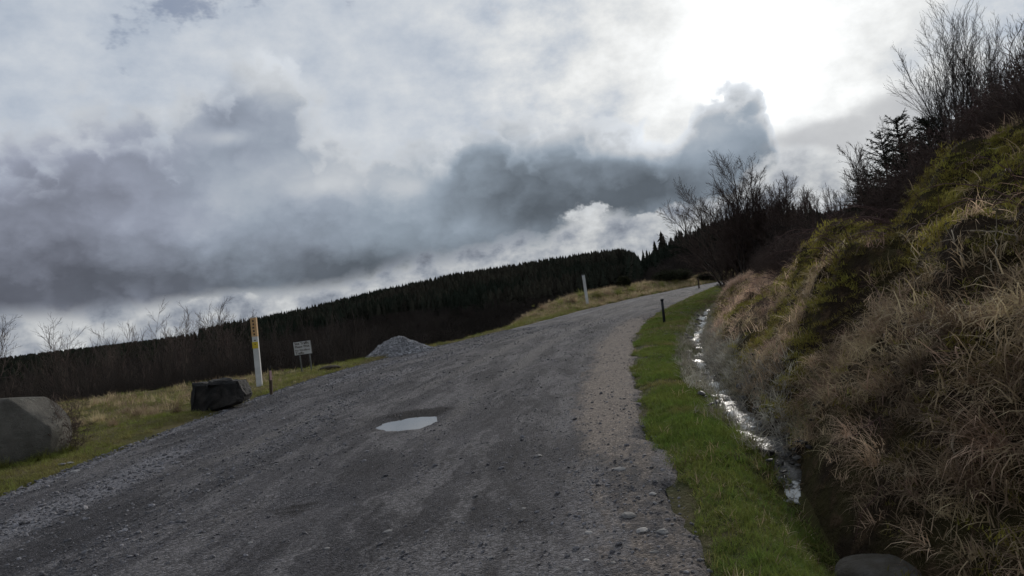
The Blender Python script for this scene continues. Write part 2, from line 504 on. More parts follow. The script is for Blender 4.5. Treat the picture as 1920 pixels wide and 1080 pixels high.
def pos():
    g = E.nt.nodes.new('ShaderNodeNewGeometry'); return g.outputs['Position']
def objcoord():
    t_ = E.nt.nodes.new('ShaderNodeTexCoord'); return t_.outputs['Object']
def attribute(n):
    a = E.nt.nodes.new('ShaderNodeAttribute'); a.attribute_name = n; return E(a.outputs['Fac'])
def rand():
    o = E.nt.nodes.new('ShaderNodeObjectInfo'); return E(o.outputs['Random'])
def bump(p, h, strength=0.5, dist=0.02):
    b = E.nt.nodes.new('ShaderNodeBump'); b.inputs['Strength'].default_value = strength
    b.inputs['Distance'].default_value = dist
    put(b.inputs['Height'], h); E.nt.links.new(b.outputs[0], p.inputs['Normal'])

def simple(name, a, b, scale=3.0, rough=0.9, bmp=0.0, bscale=30.0, bdist=0.01, local=True, spec=0.25):
    mt, p, _ = material(name)
    c = objcoord() if local else pos()
    n = noise(c, scale, 5, 0.6)
    E.nt.links.new(mixc(sstep(n, 0.3, 0.7), a, b), p.inputs['Base Color'])
    p.inputs['Roughness'].default_value = rough
    p.inputs['Specular IOR Level'].default_value = spec
    if bmp: bump(p, noise(c, bscale, 5, 0.6), bmp, bdist)
    return mt

def leafy(name, cols, nscale=0.8, trans=0.25, var=0.35):
    """blade / leaf material: colour drifts with place, brightness differs from clump to clump"""
    mt, p, out = material(name)
    P = pos()
    c = mixc(sstep(noise(P, nscale, 4, 0.6), 0.38, 0.62), cols[0], cols[1])
    if len(cols) > 2:
        c = mixc(sstep(noise(P, nscale * 0.43 + 0.11, 3, 0.55), 0.5, 0.68), c, cols[2])
    r_ = rand()
    h = E.nt.nodes.new('ShaderNodeHueSaturation')
    put(h.inputs['Value'], r_ * (2 * var) + (1 - var))
    put(h.inputs['Hue'], 0.5 + (r_ - 0.5) * 0.03)
    E.nt.links.new(c, h.inputs['Color'])
    E.nt.links.new(h.outputs[0], p.inputs['Base Color'])
    p.inputs['Roughness'].default_value = 0.75
    p.inputs['Specular IOR Level'].default_value = 0.15
    if trans > 0:
        tr = E.nt.nodes.new('ShaderNodeBsdfTranslucent'); E.nt.links.new(h.outputs[0], tr.inputs['Color'])
        mx = E.nt.nodes.new('ShaderNodeMixShader'); mx.inputs[0].default_value = trans
        E.nt.links.new(p.outputs[0], mx.inputs[1]); E.nt.links.new(tr.outputs[0], mx.inputs[2])
        E.nt.links.new(mx.outputs[0], out.inputs['Surface'])
    return mt

# ------------------------------------------------------------------ ground sheet to the horizon
mt_ground, p, _ = material('ground_moor')
P = pos()
c = mixc(sstep(noise(P, 0.05, 5, 0.6), 0.4, 0.6), (0.014, 0.011, 0.008), (0.020, 0.017, 0.010))
c = mixc(sstep(noise(P, 0.6, 5, 0.6), 0.45, 0.7), c, (0.028, 0.021, 0.013))
E.nt.links.new(c, p.inputs['Base Color']); p.inputs['Roughness'].default_value = 1.0
p.inputs['Specular IOR Level'].default_value = 0.05
bump(p, noise(P, 2.0, 6, 0.65), 0.8, 0.3)

tt = np.concatenate([np.linspace(-np.pi, -0.95, 60)[:-1], np.linspace(-0.95, 1.0, 420), np.linspace(1.0, np.pi, 60)[1:]])
rr_ = np.concatenate([[0.3], np.geomspace(0.8, 5000, 250)])
T, RR2 = np.meshgrid(tt, rr_, indexing='ij')
X, Y = RR2 * np.sin(T), RR2 * np.cos(T)
Zg = H(X, Y, fine=False)
d_ = X - xR(Y); sdv = lip_sd(X, Y)
nearm = (1 - sst(RR2, 100, 130)) * (1 - sst(sdv, 1.0, 4.0))
Zg = Zg - 0.16 * nearm
v_, f_ = grid(X, Y, Zg)
tag(obj('ground', mesh_np('ground', v_, f_[:, ::-1], smooth=True), mt_ground), 'dark moorland ground falling into the valley and rising to the hills', 'ground', kind='structure')

# ------------------------------------------------------------------ road
mt_road, p, _ = material('gravel_track')
P = pos()
A_s = attribute('sand'); A_l = attribute('loose'); A_d = attribute('dark'); A_t = attribute('track')
mp = E.nt.nodes.new('ShaderNodeMapping'); mp.inputs['Scale'].default_value = (1.0, 0.32, 1.0); mp.inputs['Rotation'].default_value = (0, 0, R(6))
E.nt.links.new(P, mp.inputs['Vector'])
nbig = noise(mp.outputs[0], 0.9, 6, 0.62)
sy = E.nt.nodes.new('ShaderNodeSeparateXYZ'); E.nt.links.new(P, sy.inputs[0])
A_u = attribute('across')
wrp = (noise(P, 0.35, 4, 0.6) - 0.5) * 1.6 + (noise(P, 1.6, 3, 0.6) - 0.5) * 0.35
nstr = noise(vec(A_u * 1.3 + wrp, E(sy.outputs[1]) * 0.20, 0.0), 1.7, 6, 0.68, dims='2D')
nstr2 = noise(vec(A_u * 4.0 + wrp * 2.0, E(sy.outputs[1]) * 0.55, 3.0), 1.5, 5, 0.68, dims='2D')
nmid = noise(P, 7.0, 6, 0.65)
nfine = noise(P, 60.0, 4, 0.65)
vst = voronoi(P, 55.0, 1.0, 0.6, feature='F1')
vcol = voronoi(P, 55.0, 0.0, 0.5, feature='F1', out='Color')
sepc = E.nt.nodes.new('ShaderNodeSeparateColor'); E.nt.links.new(vcol, sepc.inputs[0])
vr = E(sepc.outputs[0])
c = mixc(sstep(nbig, 0.36, 0.64), (0.052, 0.049, 0.051), (0.094, 0.088, 0.091))
c = mixc(sstep(nstr, 0.46, 0.62) * 0.8, c, (0.150, 0.140, 0.139))
c = mixc(sstep(nstr2, 0.50, 0.66) * 0.45, c, (0.026, 0.024, 0.025))
c = mixc(sstep(A_t + (nmid - 0.5) * 0.7, 0.2, 0.7) * 0.8, c, (0.135, 0.124, 0.117))
c = mixc(sstep(A_l + (nmid - 0.5) * 0.9, 0.35, 0.75) * 0.75, c, (0.205, 0.197, 0.205))
c = mixc(sstep(A_s + (nmid - 0.5) * 1.0 + (nbig - 0.5) * 0.9 + (nstr2 - 0.5) * 1.0, 0.22, 0.80) * 0.90, c, (0.225, 0.183, 0.150))
c = mixc(sstep(A_d + (nmid - 0.5) * 1.2, 0.45, 0.85), c, (0.030, 0.027, 0.027))
c = mixc(sstep(nmid, 0.56, 0.70) * 0.45, c, (0.040, 0.037, 0.038))
hs = E.nt.nodes.new('ShaderNodeHueSaturation')
put(hs.inputs['Value'], 0.62 + vr * vr * 1.05 + (nfine - 0.5) * 0.9)
E.nt.links.new(c, hs.inputs['Color']); E.nt.links.new(hs.outputs[0], p.inputs['Base Color'])
p.inputs['Roughness'].default_value = 0.95
p.inputs['Specular IOR Level'].default_value = 0.10
bump(p, (0.5 - vst) * 0.8 + nfine * 0.5 + nmid * 0.9, 0.85, 0.022)

ys_ = [-9.0]
while ys_[-1] < 130: ys_.append(ys_[-1] + 0.05 + 0.005 * max(ys_[-1], 0))
ys_ = np.array(ys_)
ss = np.linspace(0, 1, 140)
YY, S2 = np.meshgrid(ys_, ss, indexing='ij')
wobL = 0.14 * fbm(YY * 0.8, YY * 0 + 3, 4, 51) + 0.06 * fbm(YY * 4, YY * 0, 2, 52)
wobR = 0.22 * fbm(YY * 0.9, YY * 0 + 9, 4, 53) + 0.10 * fbm(YY * 4, YY * 0, 2, 54)
XL_, XR_ = xL(YY) - 0.10 + wobL * 2, xR(YY) + 0.10 + wobR * 2
XX = XL_ + (XR_ - XL_) * S2
ZR = H(XX, YY) + 0.004
ZR = np.where(XX > xR(YY), np.minimum(ZR, zroad(YY) + 0.012), ZR) + 0.012
ZR = ZR - 0.10 * (sst(S2, 0.025, 0.0) + sst(S2, 0.975, 1.0))
v_, f_ = grid(XX, YY, ZR)
road_me = mesh_np('road', v_, f_[:, ::-1], smooth=True)
dR = xR(YY) - XX; dL = XX - xL(YY)
nn = fbm(XX * 0.7, YY * 0.25, 4, 61)
sand = np.exp(-((dR - 0.45 - 0.3 * nn) / (0.42 + 0.30 * sst(YY, 8, 25))) ** 2) * sst(YY, 4.5, 10.0) * (1.1 + 0.5 * nn)
sand += 0.55 * np.exp(-(np.maximum(dR, 0) / 0.8) ** 2) * (1 - sst(YY, 3.5, 9))
sand *= (1 - 0.7 * sst(YY, 24, 34))
loose = np.exp(-((dL - 0.15) / 0.22) ** 2) * 0.9 + 0.9 * np.exp(-((dL - 1.35 - 0.5 * nn) / 0.5) ** 2) * (0.7 + nn * 1.5) + 0.5 * np.exp(-((dL - 2.9 - 0.6 * nn) / 0.4) ** 2) * sst(YY, 5, 10)
loose = loose * (1 - 0.4 * sst(YY, 30, 60))
trk = sum(a_ * np.exp(-((dR - o_ - 0.25 * fbm(YY * 0.12, YY * 0 + o_, 2, 71)) / w_) ** 2) for o_, w_, a_ in ((1.15, 0.20, 0.65), (2.7, 0.26, 0.8), (4.2, 0.30, 0.85), (5.4, 0.22, 0.6))) * (0.35 + 0.65 * sst(YY, 6, 12)) * (0.6 + 1.6 * fbm(XX * 0.5, YY * 0.15, 3, 72) + 0.2)
dark = 0.80 * np.exp(-(((XX - POT[0]) / 0.36) ** 2 + ((YY - POT[1]) / 0.40) ** 2)) + 0.95 * np.exp(-(((XX - PUD[0] - 0.12) / 0.62) ** 2 + ((YY - PUD[1] - 0.75) / 0.36) ** 2))
dark += 0.35 * np.exp(-(((XX - PUD[0]) / 0.8) ** 2 + ((YY - PUD[1]) / 1.2) ** 2) ** 2)
for nme, val in (('sand', sand), ('loose', loose), ('dark', dark), ('track', trk), ('across', np.clip(dR, -5, 14) / 1.0)): attr(road_me, nme, val if nme == 'across' else np.clip(val, 0, 1.3))
tag(obj('road', road_me, mt_road), 'grey gravel track curving right around the bank', 'track', kind='structure')

# ------------------------------------------------------------------ verges and bank
mt_verge = simple('verge_turf', (0.030, 0.036, 0.012), (0.075, 0.062, 0.028), 2.2, 1.0, 0.8, 14.0, 0.05, local=False, spec=0.05)
mt_vergel = simple('verge_turf_dry', (0.060, 0.058, 0.018), (0.120, 0.095, 0.045), 0.9, 1.0, 0.8, 10.0, 0.06, local=False, spec=0.05)
mt_bank, p, _ = material('bank_soil')
P = pos()
n1 = noise(P, 1.1, 5, 0.62); n2 = noise(P, 5.0, 5, 0.65)
c = mixc(sstep(n1, 0.42, 0.58), (0.030, 0.021, 0.014), (0.044, 0.036, 0.016))
c = mixc(sstep(n2, 0.50, 0.68), c, (0.075, 0.050, 0.030))
E.nt.links.new(c, p.inputs['Base Color']); p.inputs['Roughness'].default_value = 1.0; p.inputs['Specular IOR Level'].default_value = 0.05
bump(p, n2 + noise(P, 16.0, 4, 0.6) * 0.4, 1.0, 0.12)

yb = [-5.0]
while yb[-1] < 120: yb.append(yb[-1] + 0.09 + 0.006 * max(yb[-1], 0))
yb = np.array(yb)
# right verge, gravel edge to ditch
YY, S2 = np.meshgrid(yb, np.linspace(0, 1, 34), indexing='ij')
XX = xR(YY) - 0.10 + (xD(YY) + 0.02 - xR(YY) + 0.10) * S2
v_, f_ = grid(XX, YY, np.where(XX < xR(YY), zroad(YY) - 0.02, H(XX, YY)))
tag(obj('grass_verge', mesh_np('verge_right', v_, f_[:, ::-1], smooth=True), mt_verge), 'green grass verge between the gravel track and the ditch', 'verge', kind='structure')
# bank, ditch to top
sb = np.concatenate([np.linspace(0, 5, 90), 5 + 31 * np.linspace(0, 1, 60)[1:] ** 1.6])
YY, S2 = np.meshgrid(yb, sb, indexing='ij')
XX = xD(YY) + S2
rough_ = fbm(XX * 3.2, YY * 3.2, 3, 81) * 0.22 * sst(S2, 0.3, 1.2)
v_, f_ = grid(XX, YY, H(XX, YY) + rough_)
tag(obj('bank', mesh_np('bank', v_, f_[:, ::-1], smooth=True), mt_bank), 'steep earth bank under moss and dead grass beside the track', 'bank', kind='structure')
# left verge
yl = [-5.0]
while yl[-1] < 120: yl.append(yl[-1] + 0.12 + 0.006 * max(yl[-1], 0))
yl = np.array(yl)
YY, S2 = np.meshgrid(yl, np.concatenate([np.linspace(0, 4, 50), np.linspace(4, 60, 120)[1:]]), indexing='ij')
XX = xL(YY) + 0.10 - S2
sdv = lip_sd(XX, YY)
zz = np.where(XX > xL(YY), zroad(YY) - 0.02, H(XX, YY)) - 0.25 * sst(sdv, 2.0, 4.0)
v_, f_ = grid(XX, YY, zz)
sdf = sdv.ravel()[f_].min(1)
tag(obj('grass_verge', mesh_np('verge_left', v_, f_[sdf < 4.2], smooth=True), mt_vergel), 'rough yellowing grass verge between the gravel track and the valley', 'verge', kind='structure')

# ------------------------------------------------------------------ water: puddle and stream
mt_pud, p, _ = material('puddle_water')
p.inputs['Base Color'].default_value = (0.085, 0.070, 0.058, 1); p.inputs['Roughness'].default_value = 0.04
p.inputs['Specular IOR Level'].default_value = 0.9
bump(p, noise(pos(), 6.0, 2, 0.5), 0.03, 0.01)
th = np.linspace(0, 2 * np.pi, 64, endpoint=False)
pv = np.stack([PUD[0] + 0.66 * np.cos(th), PUD[1] + 0.74 * np.sin(th), np.zeros(64)], 1)
pz = float(H(PUD[0], PUD[1])) + 0.085 + 0.012 - 0.048
pv[:, 2] = pz
pv = np.concatenate([[[PUD[0], PUD[1], pz]], pv])
pf = np.array([(0, i + 1, (i + 1) % 64 + 1) for i in range(64)])
tag(obj('puddle', mesh_np('puddle', pv, pf), mt_pud), 'shallow muddy puddle reflecting the sky in the gravel track', 'puddle', kind='structure')

mt_stream, p, _ = material('stream_water')
P = pos()
mp = E.nt.nodes.new('ShaderNodeMapping'); mp.inputs['Scale'].default_value = (1.0, 0.7, 1.0); E.nt.links.new(P, mp.inputs['Vector'])
fo = sstep(noise(mp.outputs[0], 3.3, 6, 0.68) + (noise(P, 26.0, 4, 0.7) - 0.5) * 0.55 + attribute('foam') * 0.20 - 0.10, 0.48, 0.60)
E.nt.links.new(mixc(fo, (0.030, 0.027, 0.022), (0.66, 0.65, 0.62)), p.inputs['Base Color'])
put(p.inputs['Roughness'], fo * 0.5 + 0.30)
p.inputs['Specular IOR Level'].default_value = 0.22
bump(p, noise(P, 9.0, 4, 0.6) + fo * 0.4, 0.7, 0.05)
ysx = np.arange(6.2, 75, 0.06)
YY, S2 = np.meshgrid(ysx, np.linspace(-0.33, 0.33, 18), indexing='ij')
wfac = 0.75 + 0.5 * fbm(YY * 0.7, YY * 0 + 1, 3, 91)
XC = xD(YY) + 0.30 * fbm(YY * 0.55, YY * 0 + 4.0, 3, 2) + 0.10 * fbm(YY * 2.1, YY * 0 + 7.0, 2, 4) + 0.02
XX = XC + S2 * wfac
wz = H(XC, YY) + 0.12 + 0.17 * fbm(XX * 4, YY * 2.6, 4, 93) - 0.12 * (1 - sst(YY, 6.2, 7.6))
v_, f_ = grid(XX, YY, wz)
st_me = mesh_np('stream', v_, f_[:, ::-1], smooth=True)
attr(st_me, 'foam', 0.35 + 0.9 * np.sin(YY * 2.3 + 2 * fbm(YY * 0.3, YY * 0, 2, 94)) - 0.35 * (1 - sst(YY, 7.5, 10.5)) - 1.5 * (1 - sst(YY, 5.3, 6.3)))
tag(obj('stream', st_me, mt_stream), 'narrow white foaming stream running down the roadside ditch', 'stream', kind='structure')

# ------------------------------------------------------------------ scattering with geometry nodes (grass, gravel, far wood)
def proto_collection(name, meshes):
    c = bpy.data.collections.new(name)
    for i, me in enumerate(meshes):
        c.objects.link(bpy.data.objects.new('%s_%02d' % (name, i), me))
    return c

def scatter(name, pts, rot, scl_, idx, coll, parent=None):
    me = bpy.data.meshes.new(name)
    pts = np.asarray(pts, np.float32); n = len(pts)
    me.vertices.add(n); me.vertices.foreach_set('co', pts.ravel())
    a = me.attributes.new('rot', 'FLOAT_VECTOR', 'POINT'); a.data.foreach_set('vector', np.asarray(rot, np.float32).ravel())
    s3 = np.asarray(scl_, np.float32)
    if s3.ndim == 1: s3 = np.repeat(s3[:, None], 3, 1)
    a = me.attributes.new('siz', 'FLOAT_VECTOR', 'POINT'); a.data.foreach_set('vector', s3.ravel())
    a = me.attributes.new('idx', 'INT', 'POINT'); a.data.foreach_set('value', np.asarray(idx, np.int32))
    o = bpy.data.objects.new(name, me); COL.objects.link(o)
    if parent is not None: o.parent = parent
    ng = bpy.data.node_groups.new(name, 'GeometryNodeTree')
    ng.interface.new_socket('Geometry', in_out='INPUT', socket_type='NodeSocketGeometry')
    ng.interface.new_socket('Geometry', in_out='OUTPUT', socket_type='NodeSocketGeometry')
    gi = ng.nodes.new('NodeGroupInput'); go = ng.nodes.new('NodeGroupOutput')
    ip = ng.nodes.new('GeometryNodeInstanceOnPoints')
    ci = ng.nodes.new('GeometryNodeCollectionInfo'); ci.inputs['Collection'].default_value = coll
    ci.inputs['Separate Children'].default_value = True; ci.inputs['Reset Children'].default_value = True
    def na(nm, t):
        q = ng.nodes.new('GeometryNodeInputNamedAttribute'); q.data_type = t; q.inputs['Name'].default_value = nm
        return q.outputs['Attribute']
    ng.links.new(gi.outputs[0], ip.inputs['Points']); ng.links.new(ci.outputs[0], ip.inputs['Instance'])
    ip.inputs['Pick Instance'].default_value = True
    ng.links.new(na('idx', 'INT'), ip.inputs['Instance Index'])
    ng.links.new(na('rot', 'FLOAT_VECTOR'), ip.inputs['Rotation'])
    ng.links.new(na('siz', 'FLOAT_VECTOR'), ip.inputs['Scale'])
    ng.links.new(ip.outputs[0], go.inputs[0])
    md = o.modifiers.new('scatter', 'NODES'); md.node_group = ng
    return o

def tuft(name, mat, n, L, w, spread, tilt, droop, seed, bias=0.0):
    """clump of n curved blades; bias pushes the blades over towards +X"""
    g = np.random.default_rng(seed)
    az_ = g.uniform(0, 2 * np.pi, n); ln = L * g.uniform(0.55, 1.15, n)
    br = spread * np.sqrt(g.uniform(0, 1, n)); ba = g.uniform(0, 2 * np.pi, n)
    base = np.stack([br * np.cos(ba), br * np.sin(ba), np.full(n, -0.02)], 1)
    hd = np.stack([np.cos(az_) + bias, np.sin(az_), np.zeros(n)], 1)
    hd /= np.linalg.norm(hd, axis=1)[:, None] + 1e-6
    th = np.abs(g.normal(tilt, tilt * 0.5, n)); dr = droop * g.uniform(0.5, 1.4, n)
    sd_ = np.stack([-hd[:, 1], hd[:, 0], np.zeros(n)], 1)
    K = 4; pts = [base]; ang_ = th.copy()
    for k in range(K - 1):
        st = ln / (K - 1)
        pts.append(pts[-1] + (hd * np.sin(ang_)[:, None] + np.array([0, 0, 1.0]) * np.cos(ang_)[:, None]) * st[:, None])
        ang_ = ang_ + dr * (0.6 + 0.5 * k)
    ww = w * g.uniform(0.6, 1.3, n)
    V = []
    for k in range(K - 1):
        wk = (ww * (1 - k / (K - 0.6)))[:, None]
        V += [pts[k] - sd_ * wk, pts[k] + sd_ * wk]
    V.append(pts[-1])
    V = np.stack(V, 1).reshape(-1, 3); m_ = 2 * (K - 1) + 1
    b = np.arange(n) * m_
    q = np.concatenate([np.stack([b + 2 * k, b + 2 * k + 1, b + 2 * k + 3, b + 2 * k + 2], 1) for k in range(K - 2)])
    t_ = np.stack([b + 2 * (K - 2), b + 2 * (K - 2) + 1, b + m_ - 1], 1)
    me = mesh_np(name, V, [q, t_]); me.materials.append(mat)
    return me

def rots(n, g, lean=0.2, yaw=None):
    r_ = np.zeros((n, 3)); r_[:, 0] = g.normal(0, lean, n); r_[:, 1] = g.normal(0, lean, n)
    r_[:, 2] = g.uniform(0, 2 * np.pi, n) if yaw is None else yaw
    return r_

def in_view(x, y, margin=0.12):
    t = np.arctan2(x, y); return (np.abs(t) < 0.72 + margin)

# ------------------------------------------------------------------ plant materials
mt_green = leafy('grass_green', [(0.125, 0.175, 0.034), (0.165, 0.195, 0.042), (0.210, 0.180, 0.065)], 0.9, 0.4, 0.3)
mt_olive = leafy('grass_olive', [(0.170, 0.187, 0.042), (0.222, 0.202, 0.065), (0.293, 0.234, 0.117)], 0.5, 0.35, 0.35)
mt_straw = leafy('grass_straw', [(0.483, 0.374, 0.236), (0.333, 0.236, 0.147), (0.172, 0.121, 0.076)], 1.9, 0.4, 0.5)
mt_russet = leafy('grass_russet', [(0.744, 0.529, 0.380), (0.572, 0.394, 0.279), (0.343, 0.222, 0.157)], 1.5, 0.42, 0.45)
mt_moss = leafy('moss', [(0.222, 0.198, 0.041), (0.270, 0.222, 0.050), (0.138, 0.106, 0.036)], 1.2, 0.35, 0.4)
mt_rush = leafy('rush', [(0.440, 0.400, 0.330), (0.300, 0.265, 0.200), (0.16, 0.15, 0.07)], 1.5, 0.2, 0.4)
mt_bark = simple('bark_dark', (0.028, 0.022, 0.018), (0.060, 0.048, 0.040), 6.0, 0.95)
mt_twig = simple('twig_brown', (0.050, 0.034, 0.028), (0.090, 0.062, 0.050), 4.0, 0.95)
mt_scrub = simple('scrub_twigs', (0.032, 0.027, 0.023), (0.056, 0.046, 0.039), 0.05, 1.0, local=False, spec=0.0)
mt_cane = simple('bramble_cane', (0.090, 0.050, 0.045), (0.150, 0.090, 0.075), 3.0, 0.85)
mt_pale = simple('dead_stem_pale', (0.34, 0.28, 0.20), (0.24, 0.19, 0.13), 8.0, 0.85)
mt_needle = leafy('spruce_needles', [(0.014, 0.020, 0.011), (0.022, 0.028, 0.014)], 0.6, 0.1, 0.3)
mt_farcon = leafy('far_conifers', [(0.020, 0.024, 0.017), (0.038, 0.034, 0.025)], 0.03, 0.0, 0.35)
mt_farcon.node_tree.nodes['Principled BSDF'].inputs['Specular IOR Level'].default_value = 0.0
mt_gorse = leafy('gorse', [(0.018, 0.022, 0.008), (0.030, 0.030, 0.012)], 2.0, 0.1, 0.3)

# ------------------------------------------------------------------ woody plants
def grow(out, p, d, L, rad, lev, spec, g, rmin=0.003):
    """out[lev] is a Tubes; spec per level: (segments, wander, upward pull, children, child length, angle lo, hi, first child at)"""
    ns, wan, up, nc, cl_, a0, a1, t0 = spec[lev]
    pts = [p]; dirs = [d]
    for i in range(ns):
        d = d + g.normal(0, wan, 3) + np.array([0, 0, up])
        d = d / np.linalg.norm(d)
        pts.append(pts[-1] + d * L / ns); dirs.append(d)
    end = 0.25 if lev < len(spec) - 1 else 0.4
    rd = np.maximum(rad * np.linspace(1, end, ns + 1), rmin * 0.6)
    out[min(lev, len(out) - 1)].add(pts, rd, 5 if lev == 0 else 3, cap=lev == 0)
    if lev + 1 >= len(spec): return
    if lev + 2 == len(spec):            # last order of twigs, all at once
        ns2, wan2, up2 = spec[lev + 1][:3]
        t = t0 + (1 - t0) * (np.arange(nc) + g.uniform(0, 1, nc)) / nc
        i = np.minimum((t * ns).astype(int), ns - 1); f = (t * ns - i)[:, None]
        PT, DR = np.array(pts), np.array(dirs)
        q = PT[i] * (1 - f) + PT[i + 1] * f; dd = DR[i]
        ax = np.cross(dd, g.normal(0, 1, (nc, 3))); ax /= np.linalg.norm(ax, axis=1)[:, None] + 1e-9
        an = np.radians(g.uniform(a0, a1, nc))[:, None]
        cd = dd * np.cos(an) + ax * np.sin(an)
        LL = (L * cl_ * g.uniform(0.6, 1.2, nc) * (1.15 - 0.5 * t))[:, None]
        P2 = [q]
        for s_ in range(ns2):
            cd = cd + g.normal(0, wan2, (nc, 3)) + np.array([0, 0, up2]); cd = cd / np.linalg.norm(cd, axis=1)[:, None]
            P2.append(P2[-1] + cd * LL / ns2)
        r0 = np.maximum(rad * (1 + (end - 1) * t) * 0.6, rmin)[:, None]
        out[min(lev + 1, len(out) - 1)].add_many(np.stack(P2, 1), np.maximum(r0 * np.linspace(1, 0.4, ns2 + 1)[None, :], rmin * 0.6))
        return
    for c_ in range(nc):
        t = t0 + (1 - t0) * (c_ + g.uniform(0, 1)) / nc
        i = min(int(t * ns), ns - 1); f = t * ns - i
        q = pts[i] * (1 - f) + pts[i + 1] * f
        dd = dirs[i]
        ax = np.cross(dd, g.normal(0, 1, 3)); ax /= np.linalg.norm(ax) + 1e-9
        an = R(g.uniform(a0, a1))
        cd = dd * math.cos(an) + ax * math.sin(an)
        r_here = rad * (1 + (end - 1) * t)
        grow(out, q, cd, L * cl_ * g.uniform(0.6, 1.2) * (1.15 - 0.5 * t), max(r_here * 0.6, rmin), lev + 1, spec, g, rmin)

def woody(name, kind, seed, loc, height, lean=(0, 0), stems=1, mats=(mt_bark, mt_twig), rot=0.0):
    g = np.random.default_rng(seed)
    tr, cw = Tubes(), Tubes()
    if kind == 'sapling':
        spec = [(9, 0.06, 0.03, 13, 0.50, 10, 28, 0.14), (6, 0.08, 0.06, 6, 0.50, 12, 32, 0.15), (4, 0.10, 0.05, 4, 0.5, 15, 38, 0.15), (2, 0.1, 0.03, 0, 0, 0, 0, 0)]
    elif kind == 'tree':
        spec = [(9, 0.05, 0.02, 24, 0.42, 20, 44, 0.10), (6, 0.10, 0.07, 10, 0.46, 18, 42, 0.15), (4, 0.13, 0.06, 7, 0.5, 18, 42, 0.1), (2, 0.12, 0.03, 0, 0, 0, 0, 0)]
    else:   # shrub
        spec = [(6, 0.12, 0.02, 8, 0.55, 22, 60, 0.15), (5, 0.16, 0.03, 7, 0.5, 25, 60, 0.15), (4, 0.16, 0.02, 3, 0.5, 25, 60, 0.1), (2, 0.12, 0.0, 0, 0, 0, 0, 0)]
    for s_ in range(stems):
        a = g.uniform(0, 2 * np.pi); sp = (0.05 if stems == 1 else 0.26 if kind == 'sapling' else 0.36 if kind == 'tree' else 0.5)
        d = np.array([math.cos(a) * sp * g.uniform(0.3, 1.2) + lean[0], math.sin(a) * sp * g.uniform(0.3, 1.2) + lean[1], 1.0]); d /= np.linalg.norm(d)
        b = np.array([math.cos(a), math.sin(a), 0]) * (0.0 if stems == 1 else 0.06 * height / 3) - np.array([0, 0, 0.15])
        hh = height * (1.0 if s_ == 0 else g.uniform(0.6, 0.95)) / (1.0 if kind != 'shrub' else 1.25)
        rr = (0.0085 if kind == 'sapling' else 0.014 if kind == 'tree' else 0.009) * height * (1 if stems < 3 else 0.8)
        grow([tr, cw], b, d, hh, rr, 0, spec, g, max(0.0018, 0.00019 * math.hypot(loc[0], loc[1])))
    root = empty(name, loc, rot)
    mtk, mcr = tr.mesh(name + '_trunk'), cw.mesh(name + '_crown')
    va, vb = np.empty(len(mtk.vertices) * 3, np.float32), np.empty(len(mcr.vertices) * 3, np.float32)
    mtk.vertices.foreach_get('co', va); mcr.vertices.foreach_get('co', vb)
    k_ = height / max(va[2::3].max(), np.quantile(vb[2::3], 0.998))     # the tips reach the wanted height
    mtk.vertices.foreach_set('co', va * k_); mcr.vertices.foreach_set('co', vb * k_)
    obj('trunk', mtk, mats[0], root); obj('crown', mcr, mats[1], root)
    return root

